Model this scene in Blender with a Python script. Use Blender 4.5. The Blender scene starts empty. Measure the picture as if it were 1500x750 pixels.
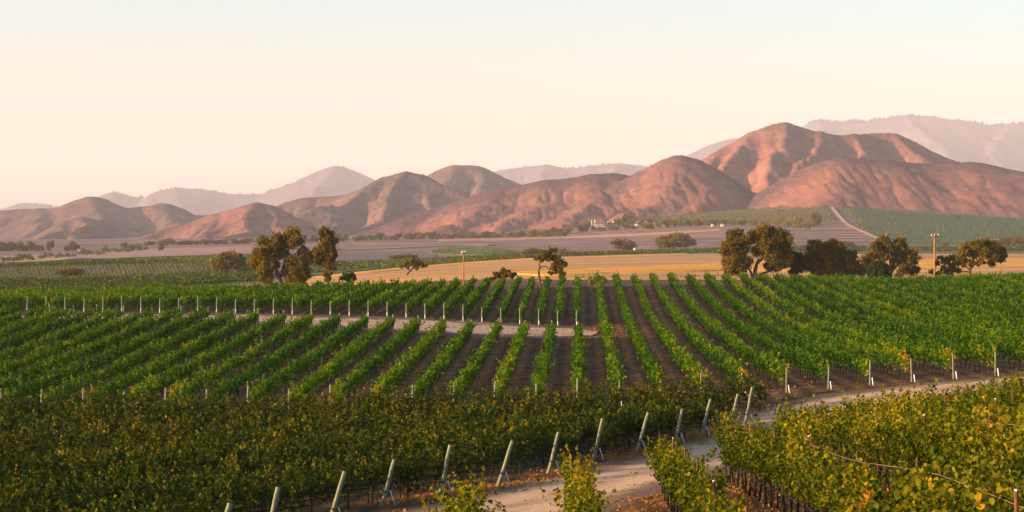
import bpy, math, random
import numpy as np
R = math.radians
rng = np.random.default_rng(7)
random.seed(7)
sc = bpy.context.scene
C = sc.collection

# ---------------------------------------------------------------- camera, sky, sun, exposure
F = 3000.0           # focal length in pixels of a 1500 px wide frame
ZC = 30.0            # camera height
HY = 335.0           # image row of the horizon
cam_d = bpy.data.cameras.new('camera')
cam = bpy.data.objects.new('camera', cam_d); C.objects.link(cam)
cam.location = (0, 0, ZC); cam.rotation_euler = (R(90), 0, 0)
cam_d.sensor_width = 36; cam_d.lens = 36 * F / 1500
cam_d.shift_y = -(375 - HY) / 1500
cam_d.clip_start = 0.5; cam_d.clip_end = 40000
sc.camera = cam

SUN_EL, SUN_BACK = R(9), R(15)        # low evening sun, from the left and a little behind
sdir = np.array([-math.cos(SUN_EL) * math.cos(SUN_BACK), -math.cos(SUN_EL) * math.sin(SUN_BACK), math.sin(SUN_EL)])
w = bpy.data.worlds.new('World'); sc.world = w; w.use_nodes = True
wn = w.node_tree; wn.nodes.clear()
sky = wn.nodes.new('ShaderNodeTexSky'); sky.sky_type = 'NISHITA'; sky.sun_disc = False
sky.sun_elevation = SUN_EL; sky.sun_rotation = R(270) - SUN_BACK
sky.air_density = 1.0; sky.dust_density = 1.6; sky.ozone_density = 2.5
bg = wn.nodes.new('ShaderNodeBackground'); bg.inputs['Strength'].default_value = 0.135
wo = wn.nodes.new('ShaderNodeOutputWorld')
wn.links.new(sky.outputs[0], bg.inputs[0]); wn.links.new(bg.outputs[0], wo.inputs[0])
sd = bpy.data.lights.new('sun', 'SUN'); sd.energy = 5.0; sd.angle = R(0.5); sd.color = (1.0, 0.60, 0.32)
sun = bpy.data.objects.new('sun', sd); C.objects.link(sun)
sun.location = (-200, -100, 120)
sun.rotation_euler = (R(90) - SUN_EL, 0, math.atan2(sdir[1], sdir[0]) + R(90))
sc.view_settings.view_transform = 'Standard'; sc.view_settings.look = 'None'
sc.view_settings.gamma = 1.0; sc.view_settings.use_curve_mapping = False
sc.view_settings.exposure = 1.45
sc.render.film_transparent = False
sc.cycles.max_bounces = 5; sc.cycles.diffuse_bounces = 3; sc.cycles.transmission_bounces = 4
sc.cycles.volume_bounces = 1; sc.cycles.transparent_max_bounces = 4

# ---------------------------------------------------------------- helpers
def mesh_np(name, V, faces, mat=None, parent=None, attrs=None, smooth=False, origin=None):
    """faces: (N,k) int array or list of such arrays; V world coords; origin = local zero."""
    V = np.asarray(V, dtype=np.float32)
    if origin is not None: V = V - np.asarray(origin, dtype=np.float32)
    me = bpy.data.meshes.new(name)
    if not isinstance(faces, list): faces = [faces]
    faces = [np.asarray(f, dtype=np.int32) for f in faces if len(f)]
    tot = sum(len(f) for f in faces); nl = sum(f.size for f in faces)
    me.vertices.add(len(V)); me.vertices.foreach_set('co', V.ravel())
    me.loops.add(nl); me.loops.foreach_set('vertex_index', np.concatenate([f.ravel() for f in faces]))
    ls = []; o = 0
    for f in faces:
        ls.append(o + np.arange(len(f)) * f.shape[1]); o += f.size
    me.polygons.add(tot); me.polygons.foreach_set('loop_start', np.concatenate(ls).astype(np.int32))
    if smooth: me.polygons.foreach_set('use_smooth', np.ones(tot, dtype=bool))
    for k, a in (attrs or {}).items():
        at = me.attributes.new(k, 'FLOAT', 'POINT'); at.data.foreach_set('value', np.asarray(a, dtype=np.float32))
    me.update(calc_edges=True); me.validate()
    if mat: me.materials.append(mat)
    ob = bpy.data.objects.new(name, me); C.objects.link(ob)
    if parent is not None: ob.parent = parent
    elif origin is not None: ob.location = tuple(float(v) for v in origin)
    return ob

def tag(o, label=None, cat=None, group=None, kind=None):
    if label: o['label'] = label
    if cat: o['category'] = cat
    if group: o['group'] = group
    if kind: o['kind'] = kind
    return o

def thing(name, loc, label, cat, group=None):
    o = bpy.data.objects.new(name, None); C.objects.link(o); o.location = tuple(float(v) for v in loc)
    o.empty_display_size = 0.3
    return tag(o, label, cat, group)

_T = rng.random((8, 256, 256))
def vnoise(x, y, s=0):
    x = np.asarray(x, float); y = np.asarray(y, float)
    t = _T[s % 8]
    xi = np.floor(x).astype(int); yi = np.floor(y).astype(int)
    fx = x - xi; fy = y - yi
    fx = fx * fx * (3 - 2 * fx); fy = fy * fy * (3 - 2 * fy)
    g = lambda i, j: t[i & 255, j & 255]
    return (g(xi, yi) * (1 - fx) + g(xi + 1, yi) * fx) * (1 - fy) + (g(xi, yi + 1) * (1 - fx) + g(xi + 1, yi + 1) * fx) * fy
def fbm(x, y, o=4, s=0):
    a, t, n = 1.0, 0.0, 0.0
    for i in range(o):
        t = t + a * (vnoise(x * 2 ** i + 17.3 * i, y * 2 ** i + 5.1 * i, s + i) - .5); n += a; a *= .5
    return t / n * 2

def pchip(xk, Y, x):
    """monotone cubic, Y (n, m) columns; x (p,) -> (p, m)"""
    xk = np.asarray(xk, float); h = np.diff(xk)[:, None]; d = np.diff(Y, axis=0) / h
    m = np.zeros_like(Y); m[0] = d[0]; m[-1] = d[-1]
    a, b = d[:-1], d[1:]
    with np.errstate(divide='ignore', invalid='ignore'):
        mm = np.where(a * b > 0, 2 * a * b / (a + b), 0)
    m[1:-1] = np.nan_to_num(mm)
    x = np.clip(x, xk[0], xk[-1]); i = np.clip(np.searchsorted(xk, x) - 1, 0, len(xk) - 2)
    hh = h[i, 0]; t = ((x - xk[i]) / hh)[:, None]; hh = hh[:, None]
    return ((2*t**3-3*t**2+1)*Y[i] + (t**3-2*t**2+t)*hh*m[i] + (-2*t**3+3*t**2)*Y[i+1] + (t**3-t**2)*hh*m[i+1])

# terrain: metres below the camera, by bearing (columns) and distance (rows)
PXK = [-300, 0, 300, 600, 850, 1100, 1300, 1500, 1900]
DEP = [
 (0.1,  [2.0]*9),
 (20,   [4.9, 4.9, 4.9, 4.9, 4.9, 4.8, 4.7, 4.6, 4.5]),
 (32,   [6.9, 6.9, 6.9, 6.8, 6.6, 6.1, 5.4, 4.9, 4.6]),
 (42,   [7.7, 7.7, 7.7, 7.7, 7.4, 6.4, 5.9, 5.5, 5.2]),
 (52,   [8.7, 8.7, 8.7, 8.4, 7.85, 7.0, 6.4, 6.1, 5.7]),
 (65,   [9.9, 9.9, 9.8, 9.3, 8.7, 7.9, 7.3, 6.7, 6.2]),
 (78,   [10.5, 10.5, 10.5, 10.2, 9.7, 9.0, 8.6, 7.5, 6.9]),
 (95,   [10.8, 10.8, 10.8, 10.7, 10.5, 10.4, 9.5, 8.5, 8.0]),
 (120,  [10.9, 10.9, 10.9, 10.7, 10.4, 9.6, 8.9, 8.4, 8.2]),
 (150,  [9.9, 9.9, 10.1, 10.3, 10.4, 9.8, 9.4, 8.9, 8.6]),
 (185,  [8.4, 8.4, 8.7, 9.4, 10.0, 9.7, 9.5, 9.0, 8.8]),
 (208,  [8.5, 8.5, 8.5, 9.0, 9.8, 9.2, 9.1, 8.7, 8.4]),
 (240,  [8.8, 8.8, 8.5, 8.3, 8.6, 8.3, 8.4, 8.0, 7.8]),
 (268,  [9.2, 9.2, 8.8, 8.1, 7.6, 7.5, 7.9, 7.4, 7.2]),
 (300,  [11.5, 11.5, 11., 9.6, 8.9, 8.8, 9.3, 8.3, 8.0]),
 (350,  [15, 15, 14.5, 12.0, 10.5, 10.5, 10.6, 9.6, 9.3]),
 (420,  [18, 18, 17.5, 13.0, 11.3, 11.3, 11.3, 10.5, 10.3]),
 (520,  [20, 20, 19.5, 13.8, 11.9, 11.6, 11.7, 11.1, 11.0]),
 (700,  [21.3, 21.2, 20.6, 15.3, 13.0, 12.6, 12.4, 12.0, 12.0]),
 (880, [22.2, 22.2, 20.6, 17.6, 14.6, 13.6, 13.4, 13.2, 13.2]),
 (1010, [18.8, 18.8, 17.8, 19.1, 15.8, 14.4, 14.1, 13.9, 13.9]),
 (1200, [19, 19, 18.5, 20.5, 17, 15.2, 15, 14.8, 14.8]),
 (1500, [22.5, 22.5, 22.2, 22.6, 18.6, 16.6, 16.3, 16.2, 16.2]),
 (2000, [24, 24, 24, 24, 20.5, 15, 16, 12, 12]),
 (2400, [24, 24, 24, 21.5, 16.5, 1.5, -3, -3.0, -2]),
 (2800, [22, 22, 20, 14, 3, -25, -27, -15, -10]),
 (3300, [20, 20, 16, 8, -10, -30, -30, -20, -10]),
 (4500, [20]*9), (30000, [20]*9)]
DK = np.log(np.array([a for a, b in DEP]) + 8.0); DT = np.array([b for a, b in DEP], float)
PK = np.array(PXK, float)
def dep(X, d):
    X = np.asarray(X, float); d = np.asarray(d, float); sh = np.broadcast(X, d).shape
    X = np.broadcast_to(X, sh).ravel(); d = np.broadcast_to(d, sh).ravel()
    dd = np.maximum(d, .1)
    px = 750 + F * X / np.maximum(d, 12)
    rows = pchip(DK, DT, np.log(dd + 8.0))            # (n, cols)
    px = np.clip(px, PK[0], PK[-1]); i = np.clip(np.searchsorted(PK, px) - 1, 0, len(PK) - 2)
    n = np.arange(len(px)); h = PK[i + 1] - PK[i]; t = (px - PK[i]) / h
    slope = lambda j: (rows[n, np.clip(j + 1, 0, 8)] - rows[n, np.clip(j - 1, 0, 8)]) / (PK[np.clip(j + 1, 0, 8)] - PK[np.clip(j - 1, 0, 8)])
    m0, m1 = slope(i) * h, slope(i + 1) * h
    y = (2*t**3-3*t**2+1)*rows[n, i] + (t**3-2*t**2+t)*m0 + (-2*t**3+3*t**2)*rows[n, i+1] + (t**3-t**2)*m1
    return y.reshape(sh)
def ground(X, d):
    X = np.asarray(X, float); d = np.asarray(d, float)
    return ZC - dep(X, d) + 0.05 * fbm(X * .35, d * .35, 3, 2) * np.clip(400 - d, 0, 100) / 100
def gp(X, d, up=0.0): return np.array([X, d, float(ground(X, d)) + up])
def d_at(px, py, lo=300, hi=3200):
    """distance where the ground shows at this bearing and depression, scanned from near to far"""
    ds = np.linspace(lo, hi, 1500); y = HY + F * dep((px - 750) / F * ds, ds) / ds
    k = np.where(y <= py)[0]
    return float(ds[k[0]]) if len(k) else hi
def gpx(px, py, lo=300, up=0.0):
    d = d_at(px, py, lo); return gp((px - 750) / F * d, d, up)

# ---------------------------------------------------------------- materials
def new_mat(name):
    m = bpy.data.materials.new(name); m.use_nodes = True; nt = m.node_tree
    return m, nt, nt.nodes['Principled BSDF'], nt.nodes['Material Output']
def nd(nt, t, **kw):
    n = nt.nodes.new(t)
    for k, v in kw.items():
        if k in n.inputs: n.inputs[k].default_value = v
        else: setattr(n, k, v)
    return n
def ramp(nt, stops, fac=None):
    n = nt.nodes.new('ShaderNodeValToRGB'); cr = n.color_ramp
    while len(cr.elements) < len(stops): cr.elements.new(.5)
    for e, (p, c) in zip(cr.elements, stops): e.position = p; e.color = (*c, 1)
    if fac is not None: nt.links.new(fac, n.inputs[0])
    return n
def leaf_mat(name, stops, trans=.35, rough=.7, spec=.05):
    m, nt, p, out = new_mat(name)
    at = nd(nt, 'ShaderNodeAttribute', attribute_name='tint')
    r = ramp(nt, stops, at.outputs['Fac'])
    nt.links.new(r.outputs[0], p.inputs['Base Color']); p.inputs['Roughness'].default_value = rough
    p.inputs['Specular IOR Level'].default_value = spec
    tr = nd(nt, 'ShaderNodeBsdfTranslucent')
    hs = nd(nt, 'ShaderNodeHueSaturation', Value=1.5, Saturation=1.05)
    nt.links.new(r.outputs[0], hs.inputs['Color']); nt.links.new(hs.outputs[0], tr.inputs[0])
    mx = nd(nt, 'ShaderNodeMixShader'); mx.inputs[0].default_value = trans
    nt.links.new(p.outputs[0], mx.inputs[1]); nt.links.new(tr.outputs[0], mx.inputs[2]); nt.links.new(mx.outputs[0], out.inputs[0])
    return m
def noise_mat(name, stops, scale, detail=6, rough=.9, bump=.0, bscale=None, coord='Object', stretch=None, spec=.2, dist=.1):
    m, nt, p, out = new_mat(name)
    tc = nd(nt, 'ShaderNodeTexCoord'); src = tc.outputs[coord]
    if stretch:
        mp = nd(nt, 'ShaderNodeMapping'); mp.inputs['Scale'].default_value = stretch; nt.links.new(src, mp.inputs[0]); src = mp.outputs[0]
    n = nd(nt, 'ShaderNodeTexNoise', Scale=scale, Detail=detail, Roughness=.65); nt.links.new(src, n.inputs['Vector'])
    r = ramp(nt, stops, n.outputs['Fac']); nt.links.new(r.outputs[0], p.inputs['Base Color'])
    p.inputs['Roughness'].default_value = rough; p.inputs['Specular IOR Level'].default_value = spec
    if bump:
        n2 = nd(nt, 'ShaderNodeTexNoise', Scale=bscale or scale * 4, Detail=4); nt.links.new(src, n2.inputs['Vector'])
        b = nd(nt, 'ShaderNodeBump', Strength=bump, Distance=dist); nt.links.new(n2.outputs['Fac'], b.inputs['Height']); nt.links.new(b.outputs[0], p.inputs['Normal'])
    return m

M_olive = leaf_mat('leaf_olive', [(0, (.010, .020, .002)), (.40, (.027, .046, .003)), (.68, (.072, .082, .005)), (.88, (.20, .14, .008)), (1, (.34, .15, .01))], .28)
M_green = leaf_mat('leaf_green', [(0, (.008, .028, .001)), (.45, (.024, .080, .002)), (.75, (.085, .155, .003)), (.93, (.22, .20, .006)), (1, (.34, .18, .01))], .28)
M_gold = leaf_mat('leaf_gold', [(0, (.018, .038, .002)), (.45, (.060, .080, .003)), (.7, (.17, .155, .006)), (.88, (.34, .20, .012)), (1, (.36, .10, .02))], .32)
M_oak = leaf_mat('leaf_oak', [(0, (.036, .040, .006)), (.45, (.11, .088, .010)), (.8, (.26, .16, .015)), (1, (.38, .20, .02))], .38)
M_darkbush = leaf_mat('leaf_dark_bush', [(0, (.012, .030, .012)), (1, (.035, .055, .018))], .15)
M_shrubleaf = leaf_mat('leaf_yellow_shrub', [(0, (.08, .10, .02)), (1, (.22, .20, .03))], .3)
M_bark = noise_mat('bark', [(.3, (.035, .026, .020)), (.7, (.10, .075, .055))], 6, bump=.6, dist=.03, stretch=(1, 1, .25))
M_vinewood = noise_mat('vine_wood', [(.3, (.018, .013, .010)), (.7, (.05, .034, .025))], 14, bump=.8, dist=.02, stretch=(1, 1, .3))
M_post = noise_mat('weathered_post', [(.25, (.07, .085, .055)), (.5, (.16, .175, .11)), (.75, (.27, .27, .18))], 9, bump=.5, dist=.01, stretch=(3, 3, .35))
M_white = noise_mat('white_plastic', [(.3, (.62, .66, .72)), (.7, (.78, .80, .84))], 5, rough=.5)
M_rust = noise_mat('rusty_steel', [(.3, (.10, .04, .022)), (.7, (.22, .085, .04))], 20, bump=.3, dist=.005)
M_wire = noise_mat('galvanised_wire', [(.3, (.16, .10, .05)), (.7, (.26, .17, .09))], 20, rough=.5)
M_hose = noise_mat('black_hose', [(.3, (.015, .014, .013)), (.7, (.03, .028, .026))], 10, rough=.6)
M_pole = noise_mat('pole_wood', [(.3, (.24, .10, .03)), (.7, (.38, .17, .06))], 4, bump=.3, dist=.02, stretch=(2, 2, .2))
M_plaster = noise_mat('white_plaster', [(.3, (.42, .38, .33)), (.7, (.52, .47, .40))], 1.5)
M_rooft = noise_mat('roof_tile_brown', [(.3, (.10, .06, .05)), (.7, (.18, .11, .08))], 2)
M_glass = noise_mat('dark_window', [(.3, (.02, .02, .025)), (.7, (.04, .04, .05))], 1, rough=.2)

def soil_ground():
    m, nt, p, out = new_mat('soil')
    tc = nd(nt, 'ShaderNodeTexCoord'); sep = nd(nt, 'ShaderNodeSeparateXYZ'); nt.links.new(tc.outputs['Object'], sep.inputs[0])
    L = nt.links.new
    n1 = nd(nt, 'ShaderNodeTexNoise', Scale=.9, Detail=9, Roughness=.7); L(tc.outputs['Object'], n1.inputs['Vector'])
    near = ramp(nt, [(.32, (.036, .021, .010)), (.48, (.078, .045, .020)), (.60, (.13, .076, .034)), (.72, (.22, .14, .055))], n1.outputs['Fac'])
    # dry leaf litter flecks
    v = nd(nt, 'ShaderNodeTexVoronoi', Scale=5.5); L(tc.outputs['Object'], v.inputs['Vector'])
    n3 = nd(nt, 'ShaderNodeTexNoise', Scale=.35, Detail=3); L(tc.outputs['Object'], n3.inputs['Vector'])
    vr = ramp(nt, [(.10, (1, 1, 1)), (.20, (0, 0, 0))], v.outputs['Distance'])
    nr = ramp(nt, [(.50, (0, 0, 0)), (.60, (1, 1, 1))], n3.outputs['Fac'])
    mu = nd(nt, 'ShaderNodeMath', operation='MULTIPLY'); L(vr.outputs[0], mu.inputs[0]); L(nr.outputs[0], mu.inputs[1])
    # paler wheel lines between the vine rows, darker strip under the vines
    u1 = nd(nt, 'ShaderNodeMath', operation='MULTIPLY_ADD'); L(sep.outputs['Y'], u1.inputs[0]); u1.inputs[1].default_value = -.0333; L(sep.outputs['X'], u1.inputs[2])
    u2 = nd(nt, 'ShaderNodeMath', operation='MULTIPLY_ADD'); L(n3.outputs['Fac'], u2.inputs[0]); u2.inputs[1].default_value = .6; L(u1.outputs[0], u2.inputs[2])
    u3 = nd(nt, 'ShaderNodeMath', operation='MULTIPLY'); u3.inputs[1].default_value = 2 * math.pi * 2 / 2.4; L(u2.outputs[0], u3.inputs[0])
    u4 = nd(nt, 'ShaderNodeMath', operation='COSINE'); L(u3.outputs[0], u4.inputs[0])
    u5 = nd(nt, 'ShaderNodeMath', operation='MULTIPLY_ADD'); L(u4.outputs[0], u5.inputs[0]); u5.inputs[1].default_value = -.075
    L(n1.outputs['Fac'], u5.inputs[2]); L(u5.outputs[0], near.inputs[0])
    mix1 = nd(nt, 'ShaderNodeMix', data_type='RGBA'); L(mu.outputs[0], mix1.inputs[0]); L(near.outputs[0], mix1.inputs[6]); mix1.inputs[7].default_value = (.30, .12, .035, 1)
    # far valley floor: ploughed mauve-brown earth
    mp = nd(nt, 'ShaderNodeMapping'); mp.inputs['Scale'].default_value = (.0022, .010, 1); L(tc.outputs['Object'], mp.inputs[0])
    n2 = nd(nt, 'ShaderNodeTexNoise', Scale=1, Detail=7, Roughness=.6); L(mp.outputs[0], n2.inputs['Vector'])
    far = ramp(nt, [(.36, (.12, .082, .078)), (.46, (.17, .11, .092)), (.54, (.23, .14, .11)), (.62, (.30, .17, .12)), (.70, (.40, .25, .15))], n2.outputs['Fac'])
    mr = nd(nt, 'ShaderNodeMapRange'); mr.inputs['From Min'].default_value = 320; mr.inputs['From Max'].default_value = 700
    L(sep.outputs['Y'], mr.inputs['Value'])
    mix2 = nd(nt, 'ShaderNodeMix', data_type='RGBA'); L(mr.outputs[0], mix2.inputs[0]); L(mix1.outputs[2], mix2.inputs[6]); L(far.outputs[0], mix2.inputs[7])
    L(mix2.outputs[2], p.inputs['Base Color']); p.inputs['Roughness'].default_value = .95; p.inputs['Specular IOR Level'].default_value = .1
    nb = nd(nt, 'ShaderNodeTexNoise', Scale=5, Detail=8, Roughness=.7); L(tc.outputs['Object'], nb.inputs['Vector'])
    b = nd(nt, 'ShaderNodeBump', Strength=.9, Distance=.22); L(nb.outputs['Fac'], b.inputs['Height']); L(b.outputs[0], p.inputs['Normal'])
    return m
M_soil = soil_ground()

def road_mat(name, light, mid, edge):
    m, nt, p, out = new_mat(name); L = nt.links.new
    tc = nd(nt, 'ShaderNodeTexCoord')
    at = nd(nt, 'ShaderNodeAttribute', attribute_name='edge')
    n1 = nd(nt, 'ShaderNodeTexNoise', Scale=.8, Detail=9, Roughness=.7); L(tc.outputs['Object'], n1.inputs['Vector'])
    a = nd(nt, 'ShaderNodeMath', operation='MULTIPLY_ADD'); a.inputs[1].default_value = .9; L(n1.outputs['Fac'], a.inputs[0])
    s = nd(nt, 'ShaderNodeMath', operation='MULTIPLY'); s.inputs[1].default_value = .75; L(at.outputs['Fac'], s.inputs[0]); L(s.outputs[0], a.inputs[2])
    r = ramp(nt, [(.28, light), (.52, mid), (.85, edge), (1.0, (.12, .082, .058))], a.outputs[0])
    L(r.outputs[0], p.inputs['Base Color']); p.inputs['Roughness'].default_value = .95; p.inputs['Specular IOR Level'].default_value = .1
    nb = nd(nt, 'ShaderNodeTexNoise', Scale=4, Detail=8, Roughness=.7); L(tc.outputs['Object'], nb.inputs['Vector'])
    b = nd(nt, 'ShaderNodeBump', Strength=.6, Distance=.08); L(nb.outputs['Fac'], b.inputs['Height']); L(b.outputs[0], p.inputs['Normal'])
    return m
M_road = road_mat('road_dirt', (.47, .325, .20), (.38, .255, .155), (.22, .14, .08))
M_track = road_mat('pale_track', (.60, .43, .28), (.48, .33, .21), (.17, .11, .07))

# ---------------------------------------------------------------- ground sheet
ds = [-40, -20, -8, 0]; d = 0.0
while d < 34000: d += max(.8, d * .0075 if d < 330 else d * .011); ds.append(d)
ds = np.array(ds)
us = np.concatenate([np.linspace(-1.6, -.32, 18)[:-1], np.linspace(-.32, .36, 190), np.linspace(.36, 1.6, 18)[1:]])
U, D = np.meshgrid(us, ds); X = U * (D + 45)
Z = ground(X, np.maximum(D, 0))
nu, ndn = len(us), len(ds)
idx = np.arange(nu * ndn).reshape(ndn, nu)
quads = np.stack([idx[:-1, :-1], idx[:-1, 1:], idx[1:, 1:], idx[1:, :-1]], -1).reshape(-1, 4)
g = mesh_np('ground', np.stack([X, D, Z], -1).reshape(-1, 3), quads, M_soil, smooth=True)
tag(g, 'brown vineyard soil and valley floor', None, None, 'structure')

def strip(name, pts, mat, label, kind='structure', n=220, m=24, lift=.02, sink=.08, jag=.5, ruts=0.0):
    """pts: (X, d, half width) along the line; the sheet sinks under the soil at its ragged edges"""
    P = np.array(pts, float); s = np.concatenate([[0], np.cumsum(np.hypot(*np.diff(P[:, :2], axis=0).T))])
    t = np.linspace(0, s[-1], n); Q = pchip(s, P, t)
    T = np.gradient(Q[:, :2], axis=0); T /= np.linalg.norm(T, axis=1)[:, None]; N = np.stack([-T[:, 1], T[:, 0]], -1)
    v = np.linspace(-1, 1, m)
    XY = Q[:, None, :2] + N[:, None, :] * (v[None, :, None] * Q[:, None, 2:3] * 1.15)
    e = np.abs(v)[None, :] + jag * .25 * fbm(XY[..., 0] * .6, XY[..., 1] * .6, 4, 3)
    prof = np.clip((1 - e) / .25, -1, 1)
    z = ground(XY[..., 0], XY[..., 1]) + np.where(prof > 0, lift * prof, sink * prof)
    if ruts: z -= ruts * (np.exp(-((np.abs(v) - .42) / .10) ** 2))[None, :] * np.clip(prof, 0, 1)
    V = np.concatenate([XY, z[..., None]], -1).reshape(-1, 3)
    i = np.arange(n * m).reshape(n, m); q = np.stack([i[:-1, :-1], i[1:, :-1], i[1:, 1:], i[:-1, 1:]], -1).reshape(-1, 4)
    ed = np.clip((e - .45) / .5, 0, 1)
    if ruts:
        vv_ = np.abs(v)[None, :] + .06 * fbm(XY[..., 0] * .3, XY[..., 1] * .3, 3, 1)
        ed = ed + .22 * np.exp(-(vv_ / .16) ** 2) * (.4 + vnoise(XY[..., 0] * .7, XY[..., 1] * .7, 2)) - .22 * np.exp(-((vv_ - .36) / .14) ** 2) + .12 * np.exp(-((vv_ - .62) / .07) ** 2)
    ed = ed.ravel()
    return tag(mesh_np(name, V, q, mat, attrs={'edge': ed}, smooth=True), label, None, None, kind)
# the dirt road: up from the near corner, past the leaning posts and away behind the near vines
road_pts = [(-7, 46, 4.4), (-3.0, 57, 4.4), (0.2, 67, 4.3), (3.4, 77, 4.2), (7.0, 87, 3.9), (10.8, 97, 3.6), (15.2, 107, 3.7), (21, 111.0, 4.1), (29, 112.5, 4.1), (38, 113, 3.8), (52, 114, 3)]
strip('dirt_road', road_pts, M_road, 'pale dirt road curving past the leaning posts', ruts=.015, n=420, m=44)
# pale sandy turning track between the middle and upper block
strip('dirt_path', [(-52, 195, 4), (-26, 196, 8), (-12, 196, 10), (-2, 195.5, 10.5), (4, 195, 9), (8, 194.5, 4)], M_track, 'pale sandy headland track between two vine blocks', n=200, m=30, lift=.05, jag=1.6)

# ---------------------------------------------------------------- leaves and vine rows
QUAD = np.array([[-.5, 0, 0], [.5, 0, 0]])
def leaf_mesh(P, size, tint, up=.35, shape='quad', out=None):
    """P (n,3) centres, size (n,), returns V, faces, tint per vertex"""
    n = len(P)
    nrm = rng.normal(size=(n, 3)); nrm[:, 2] += up * 1.6
    if out is not None: nrm += out
    nrm /= np.linalg.norm(nrm, axis=1)[:, None] + 1e-9
    a = np.cross(nrm, rng.normal(size=(n, 3))); a /= np.linalg.norm(a, axis=1)[:, None] + 1e-9
    b = np.cross(nrm, a); s = size[:, None]
    if shape == 'leaf':      # five-point leaf folded along its rib
        pts = [(0, -.5, 0), (-.48, -.22, .10), (-.40, .22, .12), (0, .55, -.02), (.40, .22, .12), (.48, -.22, .10)]
        V = np.stack([P + a * s * x + b * s * y + nrm * s * z for x, y, z in pts], 1)
        f0 = np.array([[0, 3, 2, 1], [0, 5, 4, 3]]); k = 6
    else:
        pts = [(-.5, -.12, .0), (.05, -.45, .10), (.5, .10, .0), (-.05, .5, .10)]
        V = np.stack([P + a * s * x + b * s * y + nrm * s * z for x, y, z in pts], 1)
        f0 = np.array([[0, 1, 2, 3]]); k = 4
    Fq = (np.arange(n)[:, None, None] * k + f0[None]).reshape(-1, 4)
    return V.reshape(-1, 3), Fq, np.repeat(tint, k)

def tube(P, r, seg=6, close=True):
    P = np.asarray(P, float); n = len(P); r = np.broadcast_to(np.asarray(r, float), (n,))
    T = np.gradient(P, axis=0); T /= np.linalg.norm(T, axis=1)[:, None] + 1e-9
    ref = np.where(np.abs(T[:, 2:3]) > .9, [[1., 0, 0]], [[0, 0, 1.]])
    A = np.cross(T, ref); A /= np.linalg.norm(A, axis=1)[:, None] + 1e-9; B = np.cross(T, A)
    th = np.arange(seg) / seg * 2 * np.pi
    V = P[:, None] + r[:, None, None] * (A[:, None] * np.cos(th)[None, :, None] + B[:, None] * np.sin(th)[None, :, None])
    i = np.arange(n * seg).reshape(n, seg); j = np.roll(i, -1, axis=1)
    q = np.stack([i[:-1], j[:-1], j[1:], i[1:]], -1).reshape(-1, 4)
    V = V.reshape(-1, 3); fs = [q]
    if close:
        V = np.concatenate([V, P[:1], P[-1:]]); c0, c1 = n * seg, n * seg + 1
        fs.append(np.concatenate([np.stack([j[0], i[0], np.full(seg, c0)], -1), np.stack([i[-1], j[-1], np.full(seg, c1)], -1)]))
    return V, fs
def join(parts):
    Vs, Fs, o = [], {}, 0
    for V, fs in parts:
        Vs.append(V)
        for f in fs: Fs.setdefault(f.shape[1], []).append(f + o)
        o += len(V)
    return np.concatenate(Vs), [np.concatenate(v) for v in Fs.values()]

# shared trunk meshes, about 0.85 m tall, gnarled, with two arms
def trunk_mesh(seed, h=.85):
    r_ = np.random.default_rng(seed); z = np.linspace(-.1, h, 6)
    P = np.stack([np.cumsum(r_.normal(0, .022, 6)), np.cumsum(r_.normal(0, .022, 6)), z], -1); P[0, :2] = P[1, :2]
    parts = [tube(P, [.055, .042, .036, .034, .036, .045], 6)]
    for s in (-1, 1):
        parts.append(tube([P[-2], P[-1] + [0, s * .06, .01], P[-1] + [0, s * .35, .05], P[-1] + [0, s * .70, .04]], [.03, .03, .024, .015], 5))
    V, fs = join(parts); o = mesh_np('trunk', V, fs, M_vinewood, smooth=True); me = o.data; bpy.data.objects.remove(o); return me
TRUNKS = [trunk_mesh(k) for k in range(5)]

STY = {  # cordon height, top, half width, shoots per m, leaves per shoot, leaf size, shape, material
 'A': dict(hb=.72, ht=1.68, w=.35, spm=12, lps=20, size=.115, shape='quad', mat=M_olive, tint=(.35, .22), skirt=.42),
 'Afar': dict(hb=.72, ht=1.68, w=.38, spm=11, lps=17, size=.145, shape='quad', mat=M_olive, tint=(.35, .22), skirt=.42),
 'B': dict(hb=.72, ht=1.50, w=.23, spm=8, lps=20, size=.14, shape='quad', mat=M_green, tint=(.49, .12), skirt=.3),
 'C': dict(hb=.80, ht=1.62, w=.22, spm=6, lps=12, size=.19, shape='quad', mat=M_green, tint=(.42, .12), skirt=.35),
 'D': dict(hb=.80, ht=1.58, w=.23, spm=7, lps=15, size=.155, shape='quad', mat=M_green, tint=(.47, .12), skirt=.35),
 'E': dict(hb=.90, ht=1.85, w=.27, spm=15, lps=36, size=.076, shape='leaf', mat=M_gold, tint=(.40, .18), skirt=.25),
}
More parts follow.
